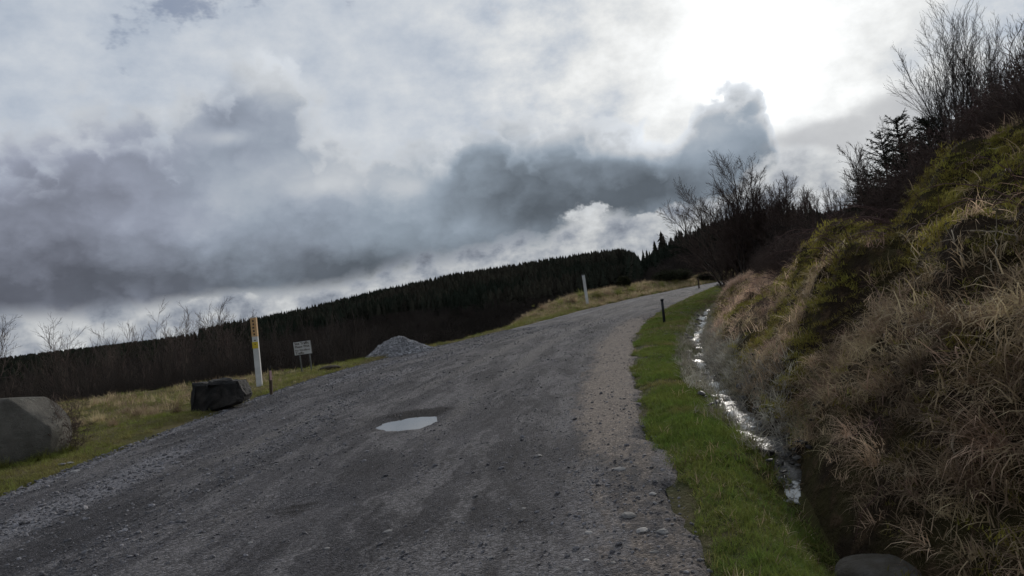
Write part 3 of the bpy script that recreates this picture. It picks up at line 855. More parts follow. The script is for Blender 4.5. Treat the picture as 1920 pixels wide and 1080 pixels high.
def spruce(name, seed, loc, height, needles=9000):
    g = np.random.default_rng(seed)
    tr, br = Tubes(), Tubes()
    tr.add([(0, 0, -0.2), (0.02, 0, height * 0.5), (0, 0.02, height)], [height * 0.02, height * 0.012, 0.006], 6)
    segs = []
    z = height * 0.05
    while z < height * 0.97:
        L = (height - z) * 0.50 + 0.22
        for k in range(int(g.integers(5, 8))):
            a = g.uniform(0, 2 * np.pi)
            el0 = g.uniform(-0.1, 0.35) + 0.5 * z / height
            l = L * g.uniform(0.6, 1.15)
            p0 = np.array([0, 0, z + g.uniform(-0.05, 0.05)])
            h = np.array([math.cos(a), math.sin(a), 0])
            pts = [p0 + h * l * q * math.cos(el0) + np.array([0, 0, 1]) * l * (q * math.sin(el0) - 0.18 * q * (1 - q)) for q in np.linspace(0, 1, 5)]
            br.add(pts, np.linspace(0.012, 0.003, 5), 3, cap=False)
            segs.append((np.array(pts), l))
            for q in (1, 2, 3):
                for s_ in (-1, 1):
                    b_ = a + s_ * g.uniform(0.5, 0.9); ll = l * (0.52 - 0.1 * q) * g.uniform(0.7, 1.2)
                    e_ = pts[q] + np.array([math.cos(b_), math.sin(b_), 0.12]) * ll
                    pp = np.array([pts[q], 0.5 * (pts[q] + e_) + [0, 0, 0.02], e_])
                    br.add(pp, [0.006, 0.004, 0.002], 3, cap=False); segs.append((pp, ll))
        z += height * 0.055 * g.uniform(0.7, 1.3)
    w = np.array([s_[1] for s_ in segs]); w /= w.sum()
    ch = g.choice(len(segs), needles, p=w)
    S5 = np.array([np.array([np.interp(np.linspace(0, 1, 5), np.linspace(0, 1, len(s_[0])), s_[0][:, k_]) for k_ in range(3)]).T for s_ in segs])
    t = g.uniform(0.08, 1.0, needles) * 4; k_ = np.minimum(t.astype(int), 3); f = (t - k_)[:, None]
    p0_, p1_ = S5[ch, k_], S5[ch, k_ + 1]
    q = p0_ * (1 - f) + p1_ * f; d = p1_ - p0_; d /= np.linalg.norm(d, axis=1)[:, None] + 1e-9
    n_ = d * 0.6 + g.normal(0, 0.55, (needles, 3)); n_ /= np.linalg.norm(n_, axis=1)[:, None]
    s_ = np.cross(n_, g.normal(0, 1, (needles, 3))); s_ /= np.linalg.norm(s_, axis=1)[:, None]
    l = g.uniform(0.03, 0.06, needles)[:, None]
    V = np.stack([q - s_ * 0.006, q + s_ * 0.006, q + n_ * l], 1)
    root = empty(name, loc)
    obj('trunk', tr.mesh(name + '_trunk'), mt_bark, root)
    obj('branches', br.mesh(name + '_branches'), mt_bark, root)
    obj('needles', mesh_np(name + '_needles', V.reshape(-1, 3), np.arange(needles * 3).reshape(-1, 3)), mt_needle, root)
    return root

def far_conifer_mesh(name, seed, layers=10, k=9):
    """unit-height plantation spruce"""
    g = np.random.default_rng(seed); V = []; Fc = []
    for i in range(layers):
        z0 = 0.10 + 0.84 * i / layers; rad = 0.20 * (1 - i / layers) ** 0.8 + 0.018
        for j in range(k):
            a = 2 * np.pi * (j + g.uniform(-0.4, 0.4)) / k; r_ = rad * g.uniform(0.65, 1.25)
            zt = z0 + 0.16 * g.uniform(0.8, 1.2); zb = z0 - g.uniform(0.0, 0.05)
            w = 0.5 * rad * g.uniform(0.6, 1.1)
            c_, s_ = math.cos(a), math.sin(a); b = len(V)
            V += [(0, 0, min(zt, 1.0)), (r_ * .62 * c_ - w * s_, r_ * .62 * s_ + w * c_, zb + 0.03), (r_ * c_, r_ * s_, zb), (r_ * .62 * c_ + w * s_, r_ * .62 * s_ - w * c_, zb + 0.03)]
            Fc.append((b, b + 1, b + 2, b + 3))
    b = len(V); V += [(0.012, 0, 0.8), (-0.008, 0.01, 0.8), (-0.008, -0.01, 0.8), (0, 0, 1.06)]
    Tn = [(b, b + 1, b + 3), (b + 1, b + 2, b + 3), (b + 2, b, b + 3)]
    return mesh_np(name, V, [np.array(Fc), np.array(Tn)])

def far_trunk_mesh():
    t = Tubes(); t.add([(0, 0, -0.08), (0, 0, 0.5), (0, 0, 0.9)], [0.018, 0.012, 0.004], 5); return t.mesh('far_trunk')

def along(px, py, dist):
    """ground point at a horizontal distance in the direction of a photo pixel"""
    d = ray(px, py); h = math.hypot(d[0], d[1])
    x, y = d[0] / h * dist, d[1] / h * dist
    return Vector((x, y, float(H(x, y))))
def reach(px, py, dist, base):
    d = ray(px, py); h = math.hypot(d[0], d[1])
    return CAM[2] + d[2] / h * dist - base.z

# -- far plantation: single trees along the crests, the wood below as one mass
con = [far_conifer_mesh('plantation_conifer_%d' % i, 100 + i) for i in range(4)]
for me in con: me.materials.append(mt_farcon)
ftr = far_trunk_mesh(); ftr.materials.append(mt_bark)
g = np.random.default_rng(5)
def crest_tree(t, lab, grp, hmin, hmax, dr, wf=1.0):
    RRr, _z = ridge(t); r_ = float(RRr) * (0.985 + dr)
    x, y = r_ * math.sin(t), r_ * math.cos(t)
    o = empty('conifer_tree', (x, y, float(H(x, y)) - 0.3), g.uniform(0, 6.28))
    s_ = g.uniform(hmin, hmax); o.scale = (s_ * wf * g.uniform(0.8, 1.15), s_ * wf * g.uniform(0.8, 1.15), s_)
    tag(o, lab, 'tree', grp)
    obj('crown', con[int(g.integers(0, 4))], None, o); obj('trunk', ftr, None, o)
t_a, t_b = azel(378, 610)[0], azel(1170, 466)[0]
for t in np.linspace(t_a, t_b, 215): crest_tree(t + g.uniform(-.002, .002), 'dark conifer in the even row of treetops along the valley ridge', 'conifers along the valley ridge', 7.5, 8.9, g.uniform(-.02, .01), 0.95)
t_a, t_b = azel(1205, 466)[0], azel(1530, 375)[0]
for t in np.linspace(t_a, t_b, 75): crest_tree(t + g.uniform(-.002, .002), 'dark conifer on the rising crest of the hill behind the bare roadside trees', 'conifers on the hill behind the bend', 5.5, 8.5, g.uniform(-.03, .01), 0.9)
big = along(1240, 445, 236); o = empty('conifer_tree', big); o.scale = (13, 13, reach(1241, 433, 236, big)); tag(o, 'tall pointed conifer standing above its neighbours at the foot of the hill crest', 'tree')
obj('crown', con[1], None, o); obj('trunk', ftr, None, o)

n = 26000
t = g.uniform(-0.80, 0.80, n); u = np.sqrt(g.uniform(0.10, 1.0, n))
RRv, _ = ridge(t)
RRv = np.where(t < azel(376, 612)[0], 480.0, RRv)
r_ = RRv * (0.30 + 0.72 * u)
x, y = r_ * np.sin(t), r_ * np.cos(t)
z = H(x, y)
den = fbm(x / 55.0, y / 55.0, 3, 201) + 0.9 * (r_ / RRv - 0.72)
hill3 = t > azel(1195, 470)[0]
kt = (den > -0.07) & ~((t < azel(372, 613)[0]) & (den < 0.25)) 
kt &= ~(hill3 & (den < 0.0))
kt &= r_ < RRv * 1.0
x, y, z, t_k, r_k = x[kt], y[kt], z[kt], t[kt], r_[kt]
nk = len(x)
hh = g.uniform(5.2, 8.4, nk) * np.where(hill3[kt], 0.72, 1.0) * np.where(r_k > 0.93 * RRv[kt], 0.82, 1.0)
hh = np.where(t_k < azel(372, 613)[0], hh * 0.6, hh)
cc = proto_collection('plantation_stock', con)
w3 = np.stack([hh * g.uniform(0.9, 1.4, nk), hh * g.uniform(0.9, 1.4, nk), hh], 1)
tag(scatter('plantation', np.stack([x, y, z - 0.3], 1), rots(nk, g, 0.02), w3, g.integers(0, 4, nk), cc), 'dark conifer plantation covering the far valley side', 'forest', kind='stuff')

# -- small dark trees on the distant moor
n = 5000
t = g.uniform(-0.85, -0.36, n); r_ = 480 + 1050 * g.uniform(0, 1, n) ** 0.8
x, y = r_ * np.sin(t), r_ * np.cos(t); hh = g.uniform(4, 8, n)
tag(scatter('distant_wood', np.stack([x, y, H(x, y) - 0.3], 1), rots(n, g, 0.03), np.stack([hh * 1.8, hh * 1.8, hh], 1), g.integers(0, 4, n), cc), 'distant dark wood on the low hill beyond the valley', 'forest', kind='stuff')

# -- leafless scrub filling the valley and the lower hillsides
def scrub_mesh(seed, nst=9, fine=True):
    q = np.random.default_rng(seed); T_ = Tubes()
    spec = [(5, 0.14, 0.02, 6, 0.55, 20, 55, 0.2), (4, 0.16, 0.03, 5, 0.5, 25, 55, 0.15), (2, 0.16, 0.02, 0, 0, 0, 0, 0)]
    for s_ in range(nst):
        a = q.uniform(0, 6.28); sp = q.uniform(0.1, 0.75)
        d = np.array([math.cos(a) * sp, math.sin(a) * sp, 1.0]); d /= np.linalg.norm(d)
        grow([T_], np.array([math.cos(a) * 0.1, math.sin(a) * 0.1, -0.05]), d, q.uniform(0.6, 1.0), 0.014, 0, spec, q, 0.0055)
    me = T_.mesh('scrub_%d' % seed, smooth=False); me.materials.append(mt_scrub); return me
scrub = proto_collection('scrub_stock', [scrub_mesh(300 + i) for i in range(5)])
n = 18000
t = g.uniform(-0.82, 0.80, n); u = g.uniform(0, 1, n)
r_ = 24 + 300 * u ** 1.7
x, y = r_ * np.sin(t), r_ * np.cos(t)
sdv = lip_sd(x, y); RRv, _ = ridge(t)
dR_ = x - xD(y)
kt = ((sdv > 2.2) & (r_ < RRv * 0.97) & (g.uniform(0, 1, n) < 0.85)) | ((dR_ > 14) & (r_ > 55) & (r_ < RRv * 0.98)) | ((xL(y) - x > 3) & (y > 66) & (r_ < RRv * 0.98))
x, y, r_ = x[kt], y[kt], r_[kt]; z = H(x, y); sdv = sdv[kt]
hs_ = g.uniform(1.5, 4.5, len(x)) * (0.45 + 0.55 * sst(sdv, 2, 16)) * (1 + 0.3 * sst(r_, 80, 200))
# nothing that stands close below the verge may rise above it
lim = CAM[2] + r_ * (0.004 + 0.035 * sst(np.arctan2(x, y), 0.14, 0.24) * sst(r_, 60, 90)) - z - 0.4
hs_ = np.minimum(hs_, np.maximum(lim * 0.9, 0.5))
tag(scatter('valley_scrub', np.stack([x, y, z - 0.05], 1), rots(len(x), g, 0.08), hs_, g.integers(0, 5, len(x)), scrub), 'brown leafless scrub filling the valley below the track', 'scrub', kind='stuff')

mt_thin = simple('thicket_twigs', (0.042, 0.035, 0.030), (0.066, 0.055, 0.047), 0.08, 1.0, local=False, spec=0.0)
def thin_mesh(seed):
    q = np.random.default_rng(seed); T_ = Tubes()
    spec = [(6, 0.08, 0.03, 9, 0.5, 10, 30, 0.15), (4, 0.10, 0.05, 7, 0.5, 12, 34, 0.15), (2, 0.1, 0.04, 0, 0, 0, 0, 0)]
    for s_ in range(6):
        a = q.uniform(0, 6.28); sp = q.uniform(0.02, 0.3); d = np.array([math.cos(a) * sp, math.sin(a) * sp, 1.0]); d /= np.linalg.norm(d)
        grow([T_], np.array([math.cos(a) * 0.1, math.sin(a) * 0.1, -0.05]), d, q.uniform(0.65, 1.0), 0.007, 0, spec, q, 0.0022)
    me = T_.mesh('thin_%d' % seed, smooth=False); me.materials.append(mt_thin); return me
thin = proto_collection('thicket_stock', [thin_mesh(360 + i) for i in range(4)])
n = 5200
t = g.uniform(-0.85, -0.22, n); r_ = 30 + 420 * g.uniform(0, 1, n) ** 1.8
x, y = r_ * np.sin(t), r_ * np.cos(t); sdv = lip_sd(x, y); k = sdv > 4; x, y, r_, sdv = x[k], y[k], r_[k], sdv[k]; z = H(x, y)
top = CAM[2] + r_ * (-0.012 + 0.012 * fbm(x / 15, y / 15, 3, 261)) - z
hs_ = np.clip(np.minimum(g.uniform(3.0, 8.0, len(x)), top), 0.6, 9)
tag(scatter('valley_thicket', np.stack([x, y, z - 0.05], 1), rots(len(x), g, 0.06), np.stack([hs_ * .7, hs_ * .7, hs_], 1), g.integers(0, 4, len(x)), thin), 'tall brown leafless thicket in the valley behind the boulder', 'thicket', kind='stuff')

# -- single bare trees rising out of the valley on the left
for i, (bx, ty, dist, seed, st, lab) in enumerate([
        (30, 597, 62, 401, 3, 'tall leafless tree in the valley furthest from the white marker post'),
        (75, 612, 66, 402, 2, 'slim leafless sapling between two bare valley trees'),
        (128, 604, 64, 403, 3, 'broad leafless tree in the valley above the big grey boulder'),
        (165, 622, 70, 404, 2, 'short leafless tree on the edge of the valley gap'),
        (305, 597, 78, 405, 3, 'leafless tree in front of the left end of the conifer ridge'),
        (345, 583, 80, 406, 3, 'taller leafless tree beside the end of the conifer ridge'),
        (375, 600, 84, 407, 2, 'thin leafless tree against the first conifers of the ridge')]):
    b = along(bx + 8, 690, dist); hgt_ = reach(bx, ty, dist, b)
    tag(woody('bare_tree', 'tree', seed, b, hgt_ * 1.02, stems=st, mats=(mt_bark, mt_twig)), lab, 'tree', 'bare trees in the valley')

# -- bare trees behind the bend
for bx, ty, dist, seed, st, lab in [
        (1382, 270, 44, 421, 3, 'tallest leafless tree above the bend, twigs fanning out against the cloud'),
        (1352, 340, 46, 422, 6, 'leafless bushy tree on the downhill side of the tallest bend tree'),
        (1420, 300, 45, 423, 6, 'leafless bushy tree on the bank side of the tallest bend tree'),
        (1455, 332, 42, 424, 4, 'thin leafless tree between the bend trees and the bank')]:
    b = along(bx + 14, 520, dist); hgt_ = reach(bx, ty, dist, b)
    tag(woody('bare_tree', 'tree', seed, b, hgt_, stems=st), lab, 'tree', 'bare trees behind the bend')
for i, (bx, ty, dist) in enumerate([(1478, 362, 34), (1505, 352, 31), (1532, 358, 29), (1556, 350, 30), (1580, 342, 27), (1600, 330, 25), (1618, 282, 23), (1640, 268, 22)]):
    b = along(bx + 6, 420, dist); hgt_ = max(reach(bx, ty, dist, b), 0.9)
    tag(woody('bare_sapling', 'sapling', 440 + i, b, hgt_ * 1.05, stems=3), 'thin leafless sapling on the skyline where the bank drops to the bend', 'sapling', 'saplings along the bank skyline')

# -- tall saplings and young spruces on top of the bank
LAB = ['leaning forked sapling with dark trunk just above the young spruces', 'upright bare sapling beside the leaning forked one', 'tall bare sapling behind the leaning forked one', 'slender bare sapling high on the bank',
       'bare sapling with many upright shoots on the bank top', 'bare sapling thicket on the bank top', 'straight bare sapling above the mossy slope', 'bare sapling at the outer end of the bank thicket', 'bare sapling rising behind the young spruces', 'short bare sapling at the root of the bank thicket']
for i, (bx, ty, dist, ln, st) in enumerate([(1778, 35, 15.0, (-0.22, 0), 2), (1800, 20, 15.5, (-0.05, 0), 3), (1795, 0, 17.5, (-0.08, 0), 2), (1835, 30, 14.5, (0.03, 0), 4), (1868, 25, 15.0, (0.0, 0), 5),
                                          (1905, 40, 14.0, (-0.04, 0), 4), (1935, 30, 15.0, (-0.05, 0), 4), (1965, 60, 14.0, (-0.1, 0), 3), (1745, 90, 16.5, (-0.1, 0), 4), (1890, 90, 16.0, (0.05, 0), 5)]):
    b = along(bx, 250, dist); hgt_ = reach(bx, ty, dist, b)
    tag(woody('bare_sapling', 'sapling', 460 + i, b, hgt_ * 1.04, lean=ln, stems=st, mats=(mt_bark, mt_bark)), LAB[i], 'sapling', 'saplings on top of the bank')
b = along(1690, 300, 15.5); tag(spruce('young_spruce', 481, b, reach(1690, 218, 15.5, b), 16000), 'dark young spruce with spiky branches at the edge of the bank', 'spruce')
b = along(1745, 280, 15.0); tag(spruce('young_spruce', 482, b, reach(1745, 215, 15.0, b), 14000), 'dark young spruce under the leaning forked sapling', 'spruce')
b = along(1662, 330, 18.0); tag(spruce('young_spruce', 483, b, reach(1660, 250, 18.0, b), 12000), 'small dark spruce lowest on the bank skyline', 'spruce')

# -- thicket between bank and bend, and along the bank top
kk = 0
for bx, by, dist, hgt_ in [(1375, 530, 50, 2.2), (1400, 528, 46, 2.6), (1425, 515, 43, 2.4), (1440, 500, 40, 2.2), (1460, 490, 37, 2.2), (1480, 475, 34, 1.8), (1500, 460, 31, 1.8), (1520, 445, 29, 1.6), (1540, 430, 27, 1.5), (1560, 410, 25, 1.4), (1395, 520, 55, 3.0), (1420, 505, 52, 3.2), (1450, 490, 48, 3.2), (1480, 470, 44, 3.0), (1510, 450, 40, 2.6), (1365, 540, 57, 2.2)]:
    b = along(bx, by, dist)
    tag(woody('bare_shrub', 'shrub', 500 + kk, b, hgt_ * 0.75, stems=4, mats=(mt_twig, mt_scrub)), '%s brown leafless shrub in the thicket between the bank and the bend' % ('tall' if hgt_ > 2.5 else 'low' if hgt_ < 1.9 else 'middle sized'), 'shrub', '%s shrubs in the thicket by the bend' % ('tall' if hgt_ > 2.5 else 'low' if hgt_ < 1.9 else 'middle sized')); kk += 1
for bx, by, dist, hgt_ in [(1600, 360, 21, 1.0), (1640, 330, 19, 0.9), (1680, 310, 16.5, 0.8), (1720, 290, 15.5, 0.9), (1770, 270, 13.8, 0.9), (1810, 262, 13.4, 0.8), (1850, 255, 13.0, 0.9), (1890, 250, 12.6, 0.8), (1920, 245, 12.6, 0.9), (1745, 300, 13.5, .6), (1830, 280, 12.5, .6)]:
    b = along(bx, by, dist)
    tag(woody('bare_shrub', 'shrub', 530 + kk, b, hgt_, stems=7, mats=(mt_twig, mt_cane)), 'low brown bramble shrub along the top of the bank', 'shrub', 'shrubs along the bank top'); kk += 1

# dense leafless undergrowth on the bank top
gq = np.random.default_rng(61)
thk = proto_collection('undergrowth_stock', [scrub_mesh(340 + i, 10) for i in range(4)])
for q_ in thk.objects: q_.data.materials[0] = mt_twig
n = 1150
y = gq.uniform(6.0, 34.0, n); e_ = gq.uniform(2.2, 11.0, n); x = xD(y) + e_
tl = np.arctan2(x, y); k = in_view(x, y, 0.08) & (e_ > 3.0 + 1.2 * fbm(x * .4, y * .4, 3, 271) - 2.0 * sst(y, 15, 22)); x, y, e_ = x[k], y[k], e_[k]
tag(scatter('bank_top_undergrowth', np.stack([x, y, H(x, y) - 0.05], 1), rots(len(x), gq, 0.15), gq.uniform(0.4, 0.95, len(x)) * (1 + 0.3 * sst(e_, 5, 8)), gq.integers(0, 4, len(x)), thk), 'dense dark leafless undergrowth along the bank top', 'undergrowth', kind='stuff')

# ------------------------------------------------------------------ grass and other ground cover
def sample_right(n, d0, d1, y0, y1, g, pw=1.6, off='edge'):
    y = y0 + (y1 - y0) * g.uniform(0, 1, n) ** pw
    if off == 'edge': x = xR(y) + g.uniform(d0, d1, n) * (xD(y) - xR(y))
    else: x = xD(y) + d0 + (d1 - d0) * g.uniform(0, 1, n) ** 1.1
    k = in_view(x, y); return x[k], y[k]
g = np.random.default_rng(11)
tg = proto_collection('tuft_green', [tuft('tuft_green_%d' % i, mt_green, 30, 0.075, 0.0028, 0.06, 0.55, 0.35, 600 + i) for i in range(5)] +
                      [tuft('tuft_mid_%d' % i, mt_olive, 24, 0.08, 0.003, 0.06, 0.7, 0.4, 605 + i) for i in range(3)] + [tuft('tuft_dry_%d' % i, mt_straw, 12, 0.12, 0.003, 0.06, 0.9, 0.5, 608 + i) for i in range(2)])
x, y = sample_right(30000, -0.04, 0.97, 2.4, 60, g, 2.0)
edge_n = fbm(x * 1.3, y * 1.3, 3, 211)
k = (x - xR(y) + edge_n * 0.7 > 0.04) & (g.uniform(0, 1, len(x)) < 0.66 + edge_n * 2.0); x, y = x[k], y[k]
s_ = (0.65 + 0.5 * g.uniform(0, 1, len(x)) + 1.2 * np.maximum(fbm(x * 0.9, y * 0.9, 3, 213), -.2)) * (1 + 0.012 * y)
toD = (x - xR(y)) / np.maximum(xD(y) - xR(y), .3)
pm = fbm(x * 1.1, y * 0.8, 3, 215) + 0.22 * sst(toD, 0.55, 0.9) + 0.20 * (1 - sst(y, 3.5, 6.0)) + 0.12 * (1 - sst(toD, 0.0, 0.2)) + 0.18 * sst(y, 18, 30)
uu = g.uniform(0, 1, len(x))
idx = np.where(uu < sst(pm, -0.02, 0.22) * 0.60, g.integers(5, 8, len(x)), g.integers(0, 5, len(x)))
idx = np.where(g.uniform(0, 1, len(x)) < 0.01 + 0.08 * sst(pm, 0.05, 0.3), g.integers(8, 10, len(x)), idx)
s_ = s_ * (1 + 0.35 * sst(toD, 0.6, 0.9))
tag(scatter('verge_grass', np.stack([x, y, H(x, y)], 1), rots(len(x), g, 0.25), s_, idx, tg), 'short green grass on the verge beside the ditch', 'grass', kind='stuff')

to = proto_collection('tuft_olive', [tuft('tuft_olive_%d' % i, mt_olive, 20, 0.13, 0.004, 0.08, 0.5, 0.35, 620 + i) for i in range(4)] +
                      [tuft('tuft_straw_%d' % i, mt_straw, 24, 0.20, 0.004, 0.10, 0.6, 0.6, 630 + i) for i in range(3)])
n = 40000
y = 4 + 80 * g.uniform(0, 1, n) ** 1.5
x = xL(y) - 0.03 - 22 * g.uniform(0, 1, n) ** 1.8
k = in_view(x, y) & (lip_sd(x, y) < 3.0); x, y = x[k], y[k]
dl = xL(y) - x
k = (dl + fbm(x * 1.2, y * 1.2, 3, 221) * 0.7 > 0.10); x, y, dl = x[k], y[k], dl[k]
tall = sst(dl + fbm(x * 0.35, y * 0.35, 3, 223) * 4.0, 1.2, 4.0) * (0.4 + 0.6 * (fbm(x * 0.6, y * 0.6, 3, 225) > -0.02))
tall = np.maximum(tall, sst(y, 38, 48) * 0.8)
strw = g.uniform(0, 1, len(x)) < tall * 0.40
idx = np.where(strw, g.integers(4, 7, len(x)), g.integers(0, 4, len(x)))
s_ = (0.5 + 0.4 * g.uniform(0, 1, len(x)) + 0.45 * tall) * (1 + 0.014 * y)
tag(scatter('verge_grass', np.stack([x, y, H(x, y) - 0.01], 1), rots(len(x), g, 0.22), s_, idx, to), 'rough olive and straw coloured grass on the valley side verge', 'grass', kind='stuff')

# bank: hanging dead grass, russet grass, moss
def downhill_yaw(x, y):
    e = 0.15
    gx = (H(x + e, y) - H(x - e, y)); gy = (H(x, y + e) - H(x, y - e))
    return np.arctan2(-gy, -gx)
tb = proto_collection('tuft_bank', [tuft('tuft_hang_%d' % i, mt_straw, 36, 0.25, 0.0044, 0.14, 0.95, 0.6, 640 + i, bias=0.8) for i in range(4)] +
                      [tuft('tuft_russet_%d' % i, mt_russet, 36, 0.24, 0.0044, 0.14, 0.95, 0.55, 650 + i, bias=0.7) for i in range(4)] +
                      [tuft('tuft_moss_%d' % i, mt_moss, 60, 0.060, 0.0034, 0.12, 0.8, 0.35, 660 + i, bias=0.3) for i in range(4)])
x, y = sample_right(60000, 0.22, 12.0, 2.6, 50, g, 1.45, 'bank')
z = H(x, y) + fbm(x * 3.2, y * 3.2, 3, 81) * 0.22 * sst(x - xD(y), 0.3, 1.2)
e = x - xD(y)
patch = fbm(x * 0.75, y * 0.75, 4, 231)
hang = fbm(x * 1.6, y * 1.0, 3, 233) * 1.3
top_z = sst(e + 1.5 * fbm(x * .5, y * .5, 3, 237), 2.9, 4.1)
moss_zone = (1 - 0.95 * top_z) * sst(patch + 0.22 * np.exp(-((e - 3.0) / 1.5) ** 2) * (1 - sst(y, 13, 18)) - 0.06 * (1 - sst(e, .5, 1.5)), -0.07, 0.04)
rus_zone = sst(y + fbm(x * .5, y * .5, 3, 235) * 8, 12.0, 16.0) * (1 - 0.4 * sst(e, 2.5, 5))
u = g.uniform(0, 1, len(x))
moss_zone = moss_zone * (1 - 0.85 * (1 - sst(y, 6.0, 8.5)) * (1 - sst(e, 1.2, 2.6)))
cls = np.where(u < moss_zone * 0.86 + 0.08, 2, np.where(g.uniform(0, 1, len(x)) < np.maximum(rus_zone, 0.7 * top_z) * 0.85 + 0.12, 1, 0))
keep = (cls == 2) | (g.uniform(0, 1, len(x)) < np.maximum(0.52 + 1.8 * hang, 0.18) * (1 - 0.35 * moss_zone))
x, y, z, cls, e = x[keep], y[keep], z[keep], cls[keep], e[keep]
yaw = downhill_yaw(x, y) + g.normal(0, 1.1, len(x))
rt = rots(len(x), g, 0.28, yaw)
idx = cls * 4 + g.integers(0, 4, len(x))
s_ = g.uniform(0.55, 1.25, len(x)) * np.where(cls == 2, 1.0 + 0.3 * g.uniform(0, 1, len(x)), 1.0) * (1 + 0.006 * y)
s_ *= np.where(cls == 0, 0.75 + 0.35 * (1 - sst(y, 5, 10)), 1.0)
cap_h = np.where(cls == 2, 9, 0.55 + 0.5 * sst(e, 0.2, 1.0)); s_ = np.minimum(s_, cap_h * 1.4)
tag(scatter('bank_grass', np.stack([x, y, z - 0.01], 1), rt, s_, idx, tb), 'tangled dead grass and moss hanging over the bank', 'grass', kind='stuff')

# pale rushes and dead stalks along the stream
tr_ = proto_collection('tuft_rush', [tuft('tuft_rush_%d' % i, mt_rush, 16, 0.20, 0.0035, 0.07, 0.6, 0.4, 670 + i, bias=-0.3) for i in range(4)])
n = 3600
y = 7.0 + 26 * g.uniform(0, 1, n) ** 1.3
x = xD(y) + np.where(g.uniform(0, 1, n) < 0.35, -0.22, 0.24) + g.normal(0.0, 0.12, n)
dens = sst(y, 9.5, 12.5) * (1 - sst(y, 17.5, 21)) * 0.8 + 0.25
k = g.uniform(0, 1, n) < dens; x, y = x[k], y[k]
tag(scatter('ditch_rushes', np.stack([x, y, H(x, y) + 0.06], 1), rots(len(x), g, 0.4), g.uniform(0.7, 1.5, len(x)), g.integers(0, 4, len(x)), tr_), 'pale dead rushes lying in the roadside stream', 'rushes', kind='stuff')

# ------------------------------------------------------------------ stones
def stone_mesh(name, seed, sub=1, flat=0.7, amp=0.22):
    bm = bmesh.new(); bmesh.ops.create_icosphere(bm, subdivisions=sub, radius=1.0)
    q = np.random.default_rng(seed); off = q.uniform(0, 50, 3); st = q.uniform(0.75, 1.3, 3)
    me = bpy.data.meshes.new(name); bm.to_mesh(me); bm.free()
    co = np.array([v.co for v in me.vertices])
    k_ = 1 + amp * 2 * fbm(co[:, 0] * 1.1 + off[0] + co[:, 2], co[:, 1] * 1.1 + off[1] - co[:, 2], 3, seed % 97)
    me.vertices.foreach_set('co', (co * k_[:, None] * np.array([st[0], st[1], flat])).astype(np.float32).ravel())
    return me

def stone_mat(name, a, b):
    mt, p, _ = material(name)
    n_ = noise(objcoord(), 1.7, 4, 0.6); r_ = rand()
    h = E.nt.nodes.new('ShaderNodeHueSaturation'); put(h.inputs['Value'], 0.6 + r_ * r_ * 1.1)
    E.nt.links.new(mixc(sstep(n_, 0.35, 0.65), a, b), h.inputs['Color'])
    E.nt.links.new(h.outputs[0], p.inputs['Base Color']); p.inputs['Roughness'].default_value = 0.8
    return mt
mt_stone = stone_mat('gravel_stone', (0.100, 0.094, 0.096), (0.170, 0.161, 0.164))
gm_ = [stone_mesh('gravel_%d' % i, 700 + i, 1, 0.6, 0.3) for i in range(6)]
for me in gm_: me.materials.append(mt_stone)
gs = proto_collection('gravel_stock', gm_)
n = 120000
y = 2.6 + 30 * g.uniform(0, 1, n) ** 2.0
s01 = g.uniform(0, 1, n); x = xL(y) + (xR(y) - xL(y)) * s01
k = in_view(x, y, 0.05); x, y = x[k], y[k]
dL_ = x - xL(y); dR_ = xR(y) - x; nn = fbm(x * 0.7, y * 0.25, 4, 61)
loosev = 1.0 * np.exp(-((dL_ - 0.1) / 0.3) ** 2) + 0.9 * np.exp(-((dL_ - 1.35 - 0.5 * nn) / 0.55) ** 2) * (0.7 + nn * 1.5) + 0.5 * np.exp(-((dL_ - 2.9 - 0.6 * nn) / 0.45) ** 2)
prob = 0.05 + 0.9 * loosev + 0.9 * np.maximum(fbm(x * 1.6, y * 0.8, 4, 241), 0) + 0.18 * np.exp(-(dR_ / 1.0) ** 2) * (1 - sst(y, 8, 12))
pudm = np.hypot((x - PUD[0]) / 0.40, (y - PUD[1]) / 0.50) > 1.0
k = (g.uniform(0, 1, len(x)) < prob) & pudm; x, y, loosev = x[k], y[k], loosev[k]
s_ = np.exp(g.normal(math.log(0.0066), 0.45, len(x))) * (1 + 0.35 * np.clip(loosev, 0, 1)) * (1 + 0.02 * y)
s_ = np.clip(s_, 0.003, 0.034)
rz = H(x, y) + 0.016 + s_ * 0.12
tag(scatter('loose_gravel', np.stack([x, y, rz], 1), rots(len(x), g, 0.4), s_, g.integers(0, 6, len(x)), gs), 'loose grey gravel scattered over the track', 'gravel', kind='stuff')

